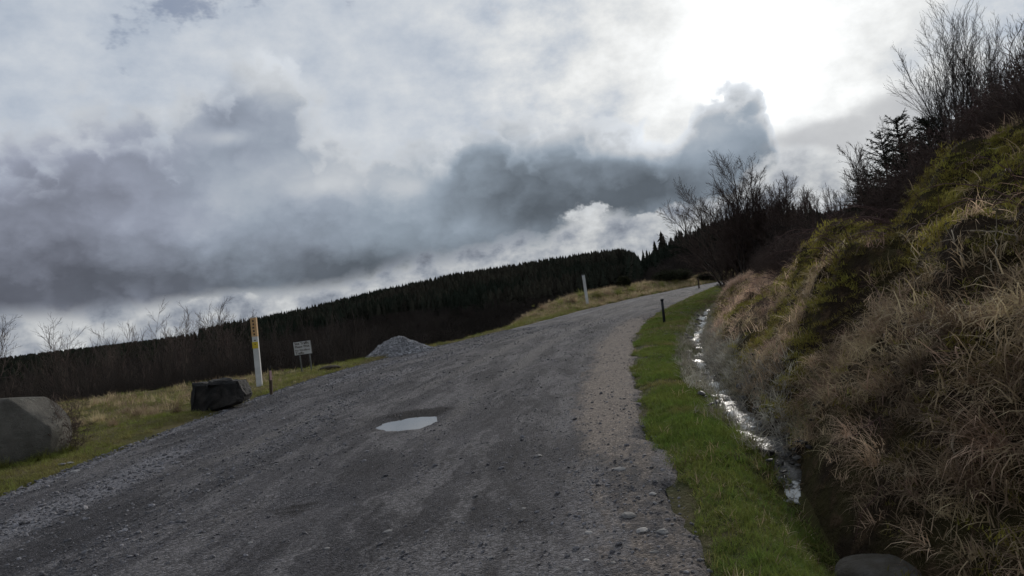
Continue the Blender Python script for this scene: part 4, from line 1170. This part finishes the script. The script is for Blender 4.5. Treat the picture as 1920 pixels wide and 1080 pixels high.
mt_pebble = stone_mat('pale_stone', (0.22, 0.205, 0.19), (0.15, 0.142, 0.135))
big_m = [stone_mesh('stone_%d' % i, 730 + i, 2, 0.36, 0.55) for i in range(5)]
for me in big_m: me.materials.append(mt_pebble)
ST = [(1180, 972, 30), (1162, 884, 22), (1205, 1000, 26), (1245, 1003, 24), (1088, 962, 10), (1105, 1003, 16), (1228, 1040, 14), (1150, 1060, 12), (1065, 1072, 12), (1100, 1055, 11), (983, 957, 10), (922, 1050, 12), (1010, 858, 16), (1225, 930, 14),
      (116, 873, 13), (132, 870, 12), (142, 886, 14), (183, 862, 11), (123, 892, 10), (665, 736, 9), (617, 762, 8), (484, 876, 10), (168, 1034, 10), (196, 1034, 9), (370, 1008, 12), (614, 1032, 12), (728, 1000, 14), (470, 1022, 12), (830, 832, 8)]
stone_pts = []
for i, (px, py, w) in enumerate(ST):
    p_ = at(px, py); s_ = 0.5 * w * px_size(p_)
    o = obj('stone', big_m[i % 5]); o.location = (p_.x, p_.y, p_.z + 0.012 + s_ * 0.12); o.scale = (s_, s_ * 1.1, s_); o.rotation_euler = (0, 0, i * 1.3)
    onv = px < 200 and py < 900
    if onv: tag(o, 'small pale stone lying on the grass edge below the big boulder', 'stone', 'pale stones below the boulder')
    elif i == 0: tag(o, 'largest pale flat stone on the track, near the green verge', 'stone')
    elif i == 1: tag(o, 'broad pale stone on the sandy strip of the track', 'stone')
    elif i in (2, 3): tag(o, 'flat pale stone at the green verge just past the largest one', 'stone', 'flat stones at the green verge')
    elif i in (19, 20): tag(o, 'small pale stone where the gravel meets the grass opposite the marker post', 'stone', 'stones opposite the marker post')
    elif i == 28: tag(o, 'small pale stone on the track just past the puddle', 'stone')
    elif px < 640: tag(o, 'pale pebble on the loose gravel between puddle and boulder', 'stone', 'pebbles on the loose gravel')
    else: tag(o, 'pale pebble on the packed gravel near the green verge', 'stone', 'pebbles on the packed gravel')

# wet stones in the stream
n = 460
y = 6.6 + 26 * g.uniform(0, 1, n) ** 1.2; x = xD(y) + 0.30 * fbm(y * 0.55, y * 0 + 4.0, 3, 2) + g.normal(0.0, 0.16, n)
mt_wet = stone_mat('wet_stone', (0.022, 0.020, 0.018), (0.045, 0.041, 0.036)); mt_wet.node_tree.nodes['Principled BSDF'].inputs['Roughness'].default_value = 0.55
wm = [stone_mesh('wet_stone_%d' % i, 760 + i, 2, 0.38, 0.45) for i in range(4)]
for me in wm: me.materials.append(mt_wet)
tag(scatter('stream_stones', np.stack([x, y, H(x, y) + 0.09], 1), rots(n, g, 0.3), np.clip(np.exp(g.normal(math.log(0.036), 0.5, n)), 0.015, 0.085), g.integers(0, 4, n), proto_collection('wet_stock', wm)), 'dark wet stones breaking the water in the ditch', 'stones', kind='stuff')

# boulders
def boulder(name, mat, loc, sx, sy, sz, seed, pw=2.6, rz=0.0, amp=0.10, sub=5, cuts=()):
    bm = bmesh.new(); bmesh.ops.create_icosphere(bm, subdivisions=sub, radius=1.0)
    me = bpy.data.meshes.new(name); bm.to_mesh(me); bm.free()
    q = np.array([v.co for v in me.vertices])
    q = q * ((np.abs(q) ** pw).sum(1) ** (-1 / pw))[:, None]
    n1 = fbm(q[:, 0] * 1.4 + seed + q[:, 2] * .7, q[:, 1] * 1.4 - q[:, 2], 4, seed); n2 = fbm(q[:, 0] * 5 + q[:, 2] * 3, q[:, 1] * 5 - q[:, 2] * 2 + seed, 3, seed + 5)
    q = q * (1 + amp * 2 * n1 + amp * 0.35 * n2)[:, None]
    for nx_, ny_, nz_, dd_ in cuts:          # flat fracture faces
        nv = np.array([nx_, ny_, nz_]); nv = nv / np.linalg.norm(nv)
        ex = np.maximum(q @ nv - dd_, 0); q = q - ex[:, None] * nv[None, :] * 0.9
    me.vertices.foreach_set('co', (q * np.array([sx, sy, sz])).astype(np.float32).ravel())
    for p_ in me.polygons: p_.use_smooth = True
    o = obj(name, me, mat); o.location = loc; o.rotation_euler = (0, 0, rz); return o
mt_boulder, p, _ = material('boulder_rock')
C = objcoord()
mp = E.nt.nodes.new('ShaderNodeMapping'); mp.inputs['Scale'].default_value = (3.0, 3.0, 0.35); E.nt.links.new(C, mp.inputs['Vector'])
c = mixc(sstep(noise(C, 1.6, 6, 0.65), 0.35, 0.65), (0.060, 0.054, 0.043), (0.115, 0.104, 0.086))
c = mixc(sstep(noise(mp.outputs[0], 1.2, 4, 0.6), 0.52, 0.7) * 0.6, c, (0.070, 0.066, 0.054))
c = mixc(sstep(noise(C, 5.0, 5, 0.7), 0.58, 0.68) * 0.5, c, (0.20, 0.20, 0.17))
E.nt.links.new(c, p.inputs['Base Color']); bump(p, noise(C, 5.0, 8, 0.72), 0.9, 0.07)
b = at(20, 872); BL = Vector((b.x - 0.42, b.y + 0.50, 0))
tag(boulder('boulder', mt_boulder, (b.x - 0.42, b.y + 0.50, b.z + 0.34), 0.84, 0.80, 0.70, 9, 2.3, 0.3, 0.13, cuts=((0.2, -1, 0.25, 0.80), (-0.5, -0.6, 0.5, 0.85), (0.75, -0.2, 0.65, 0.92), (0.1, 0.1, 1, 0.88))), 'big rounded grey boulder on the grass verge', 'boulder')

mt_black, p, _ = material('black_rock')
C = objcoord(); n_ = noise(C, 3.0, 6, 0.65)
E.nt.links.new(mixc(sstep(n_, 0.4, 0.7), (0.012, 0.011, 0.010), (0.042, 0.036, 0.031)), p.inputs['Base Color']); p.inputs['Roughness'].default_value = 0.85
bump(p, n_ + noise(C, 14, 5, 0.7) * 0.4, 0.8, 0.05)
b = at(400, 772); mpp = px_size(b)
OUT = [(-46, -12), (-44, 30), (-46, 47), (-20, 50), (-16, 44), (-12, 53), (22, 54), (44, 52), (50, 40), (60, 26), (52, 12), (40, 6), (10, -4), (-22, -12), (-32, -22)]
bm = bmesh.new(); rings = []
for yy_, sc_ in ((-0.36, 0.80), (-0.26, 0.98), (0.0, 1.0), (0.28, 0.93), (0.40, 0.70)):
    cx, cz = 4.0, 20.0
    rings.append([bm.verts.new(((cx + (a - cx) * sc_ + (3 if yy_ > 0.2 else 0)) * mpp, yy_ * (0.9 + 0.15 * math.sin(a)), (cz + (c_ - cz) * sc_) * mpp)) for a, c_ in OUT])
nO = len(OUT)
for r0, r1 in zip(rings[:-1], rings[1:]):
    for i in range(nO): bm.faces.new((r0[i], r0[(i + 1) % nO], r1[(i + 1) % nO], r1[i]))
bm.faces.new(rings[0][::-1]); bm.faces.new(rings[-1])
bmesh.ops.triangulate(bm, faces=[f for f in bm.faces if len(f.verts) > 4])
bmesh.ops.subdivide_edges(bm, edges=bm.edges[:], cuts=4, use_grid_fill=True)
for v in bm.verts:
    k_ = float(fbm(v.co.x * 5 + v.co.y * 3, v.co.z * 5 - v.co.y * 2, 3, 77)); v.co += v.co.normalized() * (k_ * 0.10 + 0.05 * float(fbm(v.co.x * 16 + v.co.y * 9, v.co.z * 16, 2, 78)))
bmesh.ops.recalc_face_normals(bm, faces=bm.faces[:])
me = bpy.data.meshes.new('rock'); bm.to_mesh(me); bm.free()
o = obj('rock', me, mt_black); o.location = (b.x, b.y + 0.3, b.z + 0.06); o.rotation_euler = (0, ROLL, 0.05)
tag(o, 'jagged black rock on the grass verge near the white marker post', 'rock')

# stone slab over the ditch
b = at(1660, 1072)
mt_slab = simple('slab_stone', (0.065, 0.055, 0.040), (0.12, 0.11, 0.098), 5.0, 0.95, 0.8, 14.0, 0.04)
tag(boulder('stone_slab', mt_slab, (b.x + 0.02, b.y - 0.10, float(H(b.x, b.y)) - 0.02), 0.36, 0.20, 0.13, 21, 3.0, -0.55, 0.06, 4), 'grey stone slab sunk in the turf at the edge of the ditch', 'stone slab')

# gravel heap
b = at(742, 668); mpp = px_size(b); hw = 72 * mpp; hh_ = 29 * mpp
hc = Vector((b.x, b.y + hw * 0.75, float(H(b.x, b.y)) - 0.05))
rr1 = np.linspace(0, 1.25, 34); th1 = np.linspace(0, 2 * np.pi, 73)
RA, TA = np.meshgrid(rr1, th1, indexing='ij')
px_ = RA * np.cos(TA) * hw * 1.02; py_ = RA * np.sin(TA) * hw * 0.80
prof = np.clip(1 - RA, 0, None) ** 1.05 * 1.05
prof = np.minimum(prof, 0.86 + 0.1 * (1 - RA)) * (1 + 0.35 * fbm(px_ * 2 + 5, py_ * 2, 3, 251)) + 0.07 * fbm(px_ * 6, py_ * 6, 3, 253)
def heapz(x, y): return H(x, y)
gz = H(px_ + hc.x, py_ + hc.y)
pz_ = np.maximum(prof * hh_ * 1.15 + np.minimum(gz - hc.z, 0.3), gz - hc.z) - 0.02 - 0.25 * sst(RA, 1.0, 1.25)
v_, f_ = grid(px_, py_, pz_)
root = empty('gravel_heap', hc); tag(root, 'heap of grey gravel at the edge of the track above the valley', 'gravel heap')
mt_heap = simple('heap_gravel', (0.26, 0.25, 0.25), (0.38, 0.37, 0.37), 9.0, 0.9, 1.0, 40.0, 0.04)
obj('mound', mesh_np('heap_mound', v_, f_, smooth=True), mt_heap, root)
nst = 3500
ra = np.sqrt(g.uniform(0, 1.0, nst)) * 1.02; ta = g.uniform(0, 2 * np.pi, nst)
ii = np.clip((ra / 1.25 * 33), 0, 32.999); jj = ta / (2 * np.pi) * 72
zi = pz_[ii.astype(int), jj.astype(int)]
x_, y_ = ra * np.cos(ta) * hw * 1.02, ra * np.sin(ta) * hw * 0.80
hm_ = [me.copy() for me in gm_]; mt_hs = stone_mat('heap_stone', (0.22, 0.212, 0.212), (0.32, 0.31, 0.31))
for me in hm_: me.materials[0] = mt_hs
so = scatter('stones', np.stack([x_, y_, zi + 0.008], 1), rots(nst, g, 0.6), np.clip(np.exp(g.normal(math.log(0.022), 0.35, nst)), .01, .05), g.integers(0, 6, nst), proto_collection('heap_stock', hm_), root)
so['kind'] = 'stuff'

# ------------------------------------------------------------------ posts and sign
def box(bm, x0, x1, y0, y1, z0, z1, bev=0.0):
    r_ = bmesh.ops.create_cube(bm, size=1.0)
    for v in r_['verts']: v.co = Vector((x0 + (v.co.x + .5) * (x1 - x0), y0 + (v.co.y + .5) * (y1 - y0), z0 + (v.co.z + .5) * (z1 - z0)))
    if bev: bmesh.ops.bevel(bm, geom=[e_ for e_ in bm.edges if all(v in r_['verts'] for v in e_.verts)], offset=bev, segments=2, affect='EDGES')
def box_obj(name, mat, parent, *a, **k):
    bm = bmesh.new(); box(bm, *a, **k); me = bpy.data.meshes.new(name); bm.to_mesh(me); bm.free(); return obj(name, me, mat, parent)

mt_white = simple('post_white', (0.62, 0.61, 0.58), (0.45, 0.44, 0.41), 2.5, 0.7, 0.3, 20, 0.004)
mt_orange = simple('post_orange', (0.48, 0.26, 0.10), (0.55, 0.36, 0.18), 12.0, 0.75)
mt_yellow = simple('post_yellow', (0.62, 0.46, 0.04), (0.50, 0.36, 0.04), 6.0, 0.6)
mt_mark = simple('dark_print', (0.05, 0.04, 0.035), (0.09, 0.07, 0.05), 8.0, 0.8)
mt_wood = simple('post_wood', (0.055, 0.038, 0.026), (0.10, 0.072, 0.050), 5.0, 0.95, 0.5, 25, 0.006)
mt_blackp = simple('post_black', (0.012, 0.012, 0.013), (0.025, 0.025, 0.027), 4.0, 0.6)
mt_galv = simple('post_metal', (0.10, 0.105, 0.10), (0.16, 0.16, 0.155), 6.0, 0.6)
mt_pink = simple('post_reflector', (0.55, 0.36, 0.33), (0.45, 0.27, 0.25), 6.0, 0.5)

def stand(px, py): return at(px, py)
def post_h(b, px_top, py_top):
    d = ray(px_top, py_top); h = math.hypot(d[0], d[1]); dist = math.hypot(b.x, b.y)
    return CAM[2] + d[2] / h * dist - b.z
def lean_y(o, b, px_top, py_top, hgt):
    """lean the thing sideways so that its top stands where the photo has it"""
    d = ray(px_top, py_top); k_ = b.y / d[1]; o.rotation_euler[1] = math.atan2(d[0] * k_ - b.x, hgt)

b = stand(487, 724); hgt_ = post_h(b, 475, 594); w = 5.2 * px_size(b)
root = empty('marker_post', b); lean_y(root, b, 475, 594, hgt_); tag(root, 'tall white marker post with orange top and yellow plate on the verge', 'post')
box_obj('post', mt_white, root, -w, w, -w * 0.6, w * 0.6, -0.3, hgt_, bev=0.006)
ob = box_obj('orange_band', mt_orange, root, -w - .003, w + .003, -w * 0.6 - .003, w * 0.6 + .003, hgt_ * 0.715, hgt_ * 0.985)
for i in range(5):
    z0 = hgt_ * (0.735 + 0.048 * i)
    box_obj('letter_mark', mt_mark if i % 2 else mt_wood, ob, -w * (0.30 + .1 * (i % 3)), w * 0.25, -w * 0.6 - .006, -w * 0.6 - .002, z0, z0 + hgt_ * 0.026)
yp = box_obj('yellow_plate', mt_yellow, root, -w - .004, w + .004, -w * 0.6 - .008, -w * 0.6 - .001, hgt_ * 0.545, hgt_ * 0.64)
box_obj('print', mt_mark, yp, -w * 0.2, w * 0.25, -w * 0.6 - .011, -w * 0.6 - .0085, hgt_ * 0.60, hgt_ * 0.612)
box_obj('print', mt_mark, root, -w * 0.35, w * 0.35, -w * 0.6 - .004, -w * 0.6 - .001, hgt_ * 0.655, hgt_ * 0.668)

b = stand(1102, 572); hgt_ = post_h(b, 1093, 515); w = 2.6 * px_size(b)
root = empty('marker_post', b); lean_y(root, b, 1093.5, 515, hgt_); tag(root, 'plain off-white marker post in the tussocks across the track', 'post')
box_obj('post', mt_white, root, -w, w, -w * .7, w * .7, -0.3, hgt_, bev=0.006)
box_obj('cap', mt_galv, root, -w - .003, w + .003, -w * .7 - .003, w * .7 + .003, hgt_ - 0.05, hgt_ + 0.012)

b = stand(509, 741); hgt_ = post_h(b, 506, 686); w = 2.6 * px_size(b)
root = empty('wooden_stake', b); lean_y(root, b, 506, 686, hgt_); tag(root, 'short dark wooden stake with pink reflector near the white marker post', 'stake')
box_obj('stake', mt_wood, root, -w, w, -w, w, -0.25, hgt_ * 0.84, bev=0.004)
box_obj('reflector', mt_pink, root, -w * .1, w * 1.15, -w - .008, -w - .001, hgt_ * 0.52, hgt_ * 0.84)
t_ = Tubes(); t_.add([(0, 0, hgt_ * .8), (-.006, 0, hgt_ * .92), (0.004, 0, hgt_ * 1.0)], [.006, .005, .004], 5); obj('nail', t_.mesh('nail'), mt_blackp, root)

b = stand(1246, 606); hgt_ = post_h(b, 1241, 561); w = 2.5 * px_size(b)
root = empty('verge_post', b); lean_y(root, b, 1241, 561, hgt_); tag(root, 'thin black post on the green verge between track and ditch', 'post')
t_ = Tubes(); t_.add([(0, 0, -.3), (0, 0, hgt_ * .5), (0, 0, hgt_)], [w, w, w * .95], 8); obj('post', t_.mesh('verge_post'), mt_blackp, root)
t_ = Tubes(); t_.add([(0, 0, hgt_ - .06), (0, 0, hgt_ + .01)], [w * 1.25, w * 1.2], 8); obj('cap', t_.mesh('verge_cap'), mt_blackp, root)

b = stand(1311, 541); hgt_ = post_h(b, 1310, 522); w = 1.2 * px_size(b)
root = empty('wooden_stake', b); tag(root, 'tiny dark stake in pale grass near the end of the visible track', 'stake')
box_obj('stake', mt_wood, root, -w, w, -w, w, -0.25, hgt_, bev=0.004)
box_obj('stake_top', mt_wood, root, -w * .8, w * .8, -w * .8, w * .8, hgt_, hgt_ + .02)

# sign on two posts
b = stand(567, 697); b2 = stand(588, 695); mpp = px_size(b)
root = empty('road_sign', b, 0.0); root.rotation_euler = (0, R(-1.0), R(-4)); tag(root, 'small white text sign on two thin posts above the valley', 'sign')
z0 = post_h(b, 557, 666); z1 = post_h(b, 556, 641.5); wS = 33 * mpp
x0 = -0.30 * wS
mt_sign = simple('sign_face', (0.50, 0.49, 0.46), (0.42, 0.41, 0.385), 3.0, 0.6)
for xx in (x0 + wS * 0.26, x0 + wS * 0.83):
    t_ = Tubes(); t_.add([(xx, 0.03, -0.6), (xx, 0.03, z0), (xx, 0.03, z1 - .03)], 0.022, 8); obj('post', t_.mesh('sign_post'), mt_galv, root)
panel = box_obj('panel', mt_sign, root, x0, x0 + wS, -0.012, 0.006, z0, z1, bev=0.003)
fr = bmesh.new()
for a in ((x0 - .008, x0 + wS + .008, -.014, .008, z1, z1 + .010), (x0 - .008, x0 + wS + .008, -.014, .008, z0 - .010, z0), (x0 - .008, x0, -.014, .008, z0, z1), (x0 + wS, x0 + wS + .008, -.014, .008, z0, z1)): box(fr, *a)
me = bpy.data.meshes.new('sign_frame'); fr.to_mesh(me); fr.free(); obj('frame', me, mt_blackp, root)
hS = z1 - z0
for i, line in enumerate(['Site Traffic', 'Please Wait', 'No Windfarm', 'Traffic']):
    cu = bpy.data.curves.new('line_%d' % i, 'FONT'); cu.body = line; cu.size = hS * 0.265; cu.offset = hS * 0.006; cu.extrude = 0.0008; cu.resolution_u = 2
    tmp = bpy.data.objects.new('tmp', cu); COL.objects.link(tmp)
    dg = bpy.context.evaluated_depsgraph_get(); me = bpy.data.meshes.new_from_object(tmp.evaluated_get(dg)); bpy.data.objects.remove(tmp)
    lo = obj('lettering', me, mt_mark, panel); lo.rotation_euler = (R(90), 0, 0)
    wl = max((v.co.x for v in me.vertices), default=1.0)
    lo.scale = (min(1.0, wS * 0.86 / wl),) * 2 + (1.0,)
    lo.location = (x0 + wS * 0.06, -0.0145, z1 - hS * (0.225 + 0.235 * i + (0.03 if i > 1 else 0)))

# ------------------------------------------------------------------ single plants, clods and stems
mt_clod = simple('peat_clod', (0.020, 0.015, 0.010), (0.045, 0.034, 0.022), 6.0, 1.0, 0.8, 20, 0.03)
for px, py, w, lab in ((617, 692, 42, 'dark clod of turned earth in the grass beside the sign'), (652, 712, 13, 'small dark stone where the gravel meets the grass')):
    b = at(px, py); s_ = .5 * w * px_size(b)
    tag(boulder('earth_clod', mt_clod, (b.x, b.y, b.z + s_ * 0.05), s_, s_ * .8, s_ * .26, 31 + w, 2.0, 0.0, 0.22, 3), lab, 'clod')

def tussock(loc, size, mat, seed, lab, grp):
    me = tuft('tussock_%d' % seed, mat, 130, 0.42, 0.005, 0.13, 0.55, 0.55, seed)
    o = obj('grass_tussock', me); o.location = loc; o.scale = (size,) * 3; tag(o, lab, 'tussock', grp)
for i in range(16):            # grass grown up round the foot of the boulder
    a = -2.6 + 2.9 * i / 15; bx_, by_ = BL.x + 0.95 * math.cos(a), BL.y + 0.86 * math.sin(a)
    tussock((bx_, by_, float(H(bx_, by_)) - 0.02), 0.42 + 0.12 * (i % 3), mt_olive, 880 + i, 'short olive grass tuft grown up against the foot of the big boulder', 'grass tufts round the boulder')
for i, (px, py, s_) in enumerate([(262, 778, 1.1), (238, 775, 0.9), (290, 780, 0.8), (185, 792, 0.9), (212, 800, 0.7), (330, 775, 0.8), (150, 800, 0.8)]):
    b = at(px, py); tussock(b, s_, mt_straw, 800 + i, 'pale dry grass tussock on the verge between the boulder and the black rock', 'tussocks between boulder and black rock')
for i, (px, py, s_) in enumerate([(1050, 572, 1.6), (1075, 566, 1.8), (1120, 558, 1.9), (1140, 552, 1.8), (1160, 552, 1.7), (1020, 580, 1.4), (1185, 546, 1.6), (1210, 542, 1.6), (1240, 538, 1.5), (980, 592, 1.3), (1090, 556, 1.7), (1130, 568, 1.4), (1000, 575, 1.4), (1030, 566, 1.6), (1265, 532, 1.5)]):
    b = at(px, py); tussock(b, s_ * 1.15, mt_straw if i % 2 else mt_olive, 820 + i, ('pale' if i % 2 else 'olive green') + ' grass tussock on the bank across the track near the plain post', ('pale' if i % 2 else 'olive') + ' tussocks across the track')

def gorse(loc, w, h, seed, lab):
    q = np.random.default_rng(seed); root = empty('dark_bush', loc); tag(root, lab, 'bush')
    T_ = Tubes()
    spec = [(5, 0.12, 0.02, 6, 0.5, 20, 50, 0.2), (3, 0.15, 0.02, 0, 0, 0, 0, 0)]
    for k_ in range(16):
        a = q.uniform(0, 6.28); sp = q.uniform(0.1, w / h); d = np.array([math.cos(a) * sp, math.sin(a) * sp, 1]); d /= np.linalg.norm(d)
        grow([T_], np.array([math.cos(a) * w * .2, math.sin(a) * w * .1, -.1]), d, h * q.uniform(.7, 1.0), .02, 0, spec, q)
    obj('branches', T_.mesh('bush_branches'), mt_bark, root)
    nL = 5000; P_ = q.normal(0, 1, (nL, 3)); P_ /= np.linalg.norm(P_, axis=1)[:, None]; P_ *= (q.uniform(0.35, 1.0, (nL, 1))) * (1 + 0.5 * fbm(P_[:, 0] * 2 + seed, P_[:, 1] * 2 + P_[:, 2], 3, seed)[:, None])
    P_ = P_ * np.array([w, w * .7, h * .55]) + np.array([0, 0, h * .42]); P_[:, 2] = np.maximum(P_[:, 2], 0.0)
    dn = q.normal(0, 1, (nL, 3)); dn[:, 2] += .4; dn /= np.linalg.norm(dn, axis=1)[:, None]; sdv_ = np.cross(dn, q.normal(0, 1, (nL, 3))); sdv_ /= np.linalg.norm(sdv_, axis=1)[:, None]
    V = np.stack([P_ - sdv_ * .02, P_ + sdv_ * .02, P_ + dn * .16], 1)
    obj('foliage', mesh_np('bush_foliage', V.reshape(-1, 3), np.arange(nL * 3).reshape(-1, 3)), mt_gorse, root)
b = along(1250, 524, 66); gorse(b, 1.5, 1.0, 851, 'long dark gorse bush on the far grass beyond the track')
b = along(1278, 522, 68); gorse(b, 1.2, 1.0, 852, 'dark gorse bush at the bank side of the long one')
b = along(1170, 536, 60); gorse(b, 0.6, 0.95, 853, 'small round dark bush on the lip of the valley beyond the plain post')
b = along(1325, 522, 70); gorse(b, 1.0, 0.8, 854, 'dark low bush where the track disappears')

# dry dock beside the boulder
for i, (px, py, h_) in enumerate([(118, 842, 0.95), (104, 838, 0.8), (130, 846, 0.6)]):
    b = at(px, py); tag(woody('dry_shrub', 'shrub', 860 + i, b, h_, stems=3, mats=(mt_twig, mt_twig)), 'thin dry brown shrub growing beside the big boulder', 'shrub', 'dry shrubs beside the boulder')

# pale dead stems and dark canes on the bank: photo pixel paths laid on the slope
STEMS = [[(1693, 402), (1700, 420), (1710, 440)], [(1665, 352), (1675, 372), (1680, 388)], [(1784, 432), (1790, 455), (1806, 482)], [(1806, 398), (1818, 415), (1830, 425)], [(1820, 432), (1850, 433), (1905, 441)],
         [(1869, 425), (1869, 450), (1868, 480)], [(1893, 416), (1900, 430), (1908, 444)], [(1856, 487), (1864, 515), (1870, 545), (1874, 560)], [(1848, 548), (1870, 575), (1895, 605)], [(1785, 566), (1820, 575), (1850, 592)], [(1800, 590), (1806, 605), (1813, 620)],
         [(1698, 638), (1702, 650), (1716, 675)], [(1784, 798), (1783, 818), (1788, 840), (1797, 873)], [(1842, 258), (1870, 250), (1910, 240)], [(1850, 280), (1880, 276), (1905, 272)], [(1725, 268), (1745, 278), (1765, 290)], [(1630, 505), (1633, 530), (1645, 545), (1655, 580)],
         [(1556, 838), (1590, 822), (1620, 806), (1648, 782)], [(1600, 1020), (1615, 970), (1640, 930), (1655, 910)], [(1690, 560), (1705, 575), (1716, 590)], [(1876, 620), (1868, 650), (1872, 690)]]
for i, pth in enumerate(STEMS):
    pts = []
    gq = np.random.default_rng(900 + i)
    b0 = at(*pth[0]); dist0 = (b0 - Vector(CAM)).length
    for j, (a, c_) in enumerate(pth):
        q = at(a, c_); L_ = (q - Vector(CAM)).length
        L_ = min(max(L_, dist0 - 0.35), dist0 + 0.35); dist0 = L_
        dv = Vector(ray(a, c_)); pts.append(Vector(CAM) + dv * (L_ - 0.14 - 0.10 * math.sin(j * 1.3 + i)))
    pp = []
    for a, c_ in zip(pts[:-1], pts[1:]):
        for f in (0, 0.33, 0.66): pp.append(np.array(a.lerp(c_, f)) + gq.normal(0, 0.006, 3))
    pp.append(np.array(pts[-1]))
    # run the lower end into the slope
    low = pp[-1]; z_ = float(H(low[0], low[1])); pp.append(np.array([low[0] + .03, low[1] + .04, min(z_, low[2]) - 0.03]))
    dk = i in (17, 18, 16); w = (0.9 if dk else 1.15) * px_size(pts[0]); w = w * (1.9 if i == 12 else 1)
    T_ = Tubes(); T_.add(pp, np.linspace(w * 0.8, w * 1.2, len(pp)), 5)
    main = T_.mesh('stem_%d' % i)
    o = empty('dead_branch' if dk or i == 13 else 'dead_plant', b0); 
    sm = obj('stem', main, mt_cane if dk else mt_pale, o); sm.location = -b0
    T2 = Tubes()
    for k_ in range(3):
        j = int(gq.integers(1, max(2, len(pp) - 2))); dd = gq.normal(0, 1, 3); dd[1] *= .4; dd[2] = abs(dd[2]) * .6; dd /= np.linalg.norm(dd)
        T2.add([pp[j], pp[j] + dd * .05, pp[j] + dd * gq.uniform(.08, .16) + [0, 0, -.01]], [w * .7, w * .5, w * .3], 4, cap=False)
    tw = obj('side_twigs', T2.mesh('stem_twigs_%d' % i), mt_cane if dk else mt_pale, o); tw.location = -b0
    if i == 12: tag(o, 'thick pale broken stick standing in the hanging grass low on the bank', 'stick')
    elif i == 17: tag(o, 'brown bare branch reaching over the stream from the bank', 'branch')
    elif i == 18: tag(o, 'thin arched cane rising out of the dark ditch', 'cane')
    elif i == 16: tag(o, 'thin bent cane on the bank beside the russet grass', 'cane')
    elif i == 13: tag(o, 'long pale dead branch lying near the top of the bank', 'branch')
    else: tag(o, '%s pale dead plant stem on the mossy bank' % ('long' if len(pth) > 3 else 'upright' if abs(pth[0][0] - pth[-1][0]) < 12 else 'flat lying' if abs(pth[0][1] - pth[-1][1]) < 14 else 'slanting'), 'stem', '%s dead stems on the bank' % ('long' if len(pth) > 3 else 'upright' if abs(pth[0][0] - pth[-1][0]) < 12 else 'flat lying' if abs(pth[0][1] - pth[-1][1]) < 14 else 'slanting'))

# big hanging clumps of dead grass on the lower bank
for i, (px, py, s_) in enumerate([(1745, 610, 1.0), (1800, 625, 1.1), (1640, 870, 0.9), (1700, 880, 0.9), (1840, 820, 1.1), (1880, 840, 1.1), (1800, 900, 1.0), (1740, 780, .9), (1600, 820, .8), (1560, 760, .8), (1500, 770, .7), (1530, 690, .7), (1900, 720, 1.0), (1650, 740, .8), (1480, 640, .7), (1860, 930, 1.0), (1720, 690, .8), (1590, 640, .7)]):
    b = at(px, py); yw = float(downhill_yaw(np.array([b.x]), np.array([b.y]))[0])
    me = tuft('hanging_%d' % i, mt_russet if i % 3 == 2 else mt_straw, 150, 0.40, 0.0042, 0.13, 0.75, 0.68, 1000 + i, bias=1.0)
    o = obj('grass_clump', me); o.location = (b.x + 0.05, b.y + 0.03, b.z + 0.02); o.rotation_euler = (0, 0.15, yw); o.scale = (s_,) * 3
    tag(o, 'big clump of %s dead grass hanging down the bank' % ('russet' if i % 3 == 2 else 'straw coloured'), 'grass clump', 'russet hanging clumps' if i % 3 == 2 else 'straw hanging clumps')

# brambles arching over the bank
gq = np.random.default_rng(77)
for i in range(26):
    y = gq.uniform(5.5, 26); x = float(xD(y)) + gq.uniform(0.8, 6.0) if y < 16 else float(xD(y)) + gq.uniform(0.8, 4.5)
    b = np.array([x, y, float(H(x, y))]); root = empty('bramble', b); tag(root, 'arching brown bramble tangle %s' % ('low on the bank just above the stream' if x - xD(y) < 2.2 else 'halfway up the mossy bank' if x - xD(y) < 4.0 else 'near the top of the bank'), 'bramble', 'brambles %s' % ('above the stream' if x - xD(y) < 2.2 else 'halfway up the bank' if x - xD(y) < 4.0 else 'near the bank top'))
    T_ = Tubes(); T2 = Tubes()
    for k_ in range(7):
        a = gq.uniform(0, 6.28) if k_ % 2 else math.pi + gq.normal(0, 0.8); L_ = gq.uniform(0.5, 1.2); d = np.array([math.cos(a) * .6, math.sin(a) * .6, gq.uniform(.5, 1.1)]); d /= np.linalg.norm(d)
        p_ = np.array([0, 0, -0.05]) + gq.normal(0, .06, 3) * [1, 1, 0]; pts = [p_]
        for s_ in range(9):
            d = d + np.array([0, 0, -0.20]) + gq.normal(0, .07, 3); d /= np.linalg.norm(d); q = pts[-1] + d * L_ / 8
            zmin = float(H(b[0] + q[0], b[1] + q[1])) - b[2] + 0.03
            q[2] = max(q[2], zmin); pts.append(q)
        T_.add(pts, np.linspace(.0055, .002, len(pts)), 4, cap=False)
        for j in range(2, 9, 2):
            dd = gq.normal(0, 1, 3); dd /= np.linalg.norm(dd); T2.add([pts[j], pts[j] + dd * .06, pts[j] + dd * .13], [.0035, .0028, .0015], 3, cap=False)
    obj('canes', T_.mesh('bramble_canes'), mt_cane, root); obj('side_shoots', T2.mesh('bramble_shoots'), mt_cane, root)
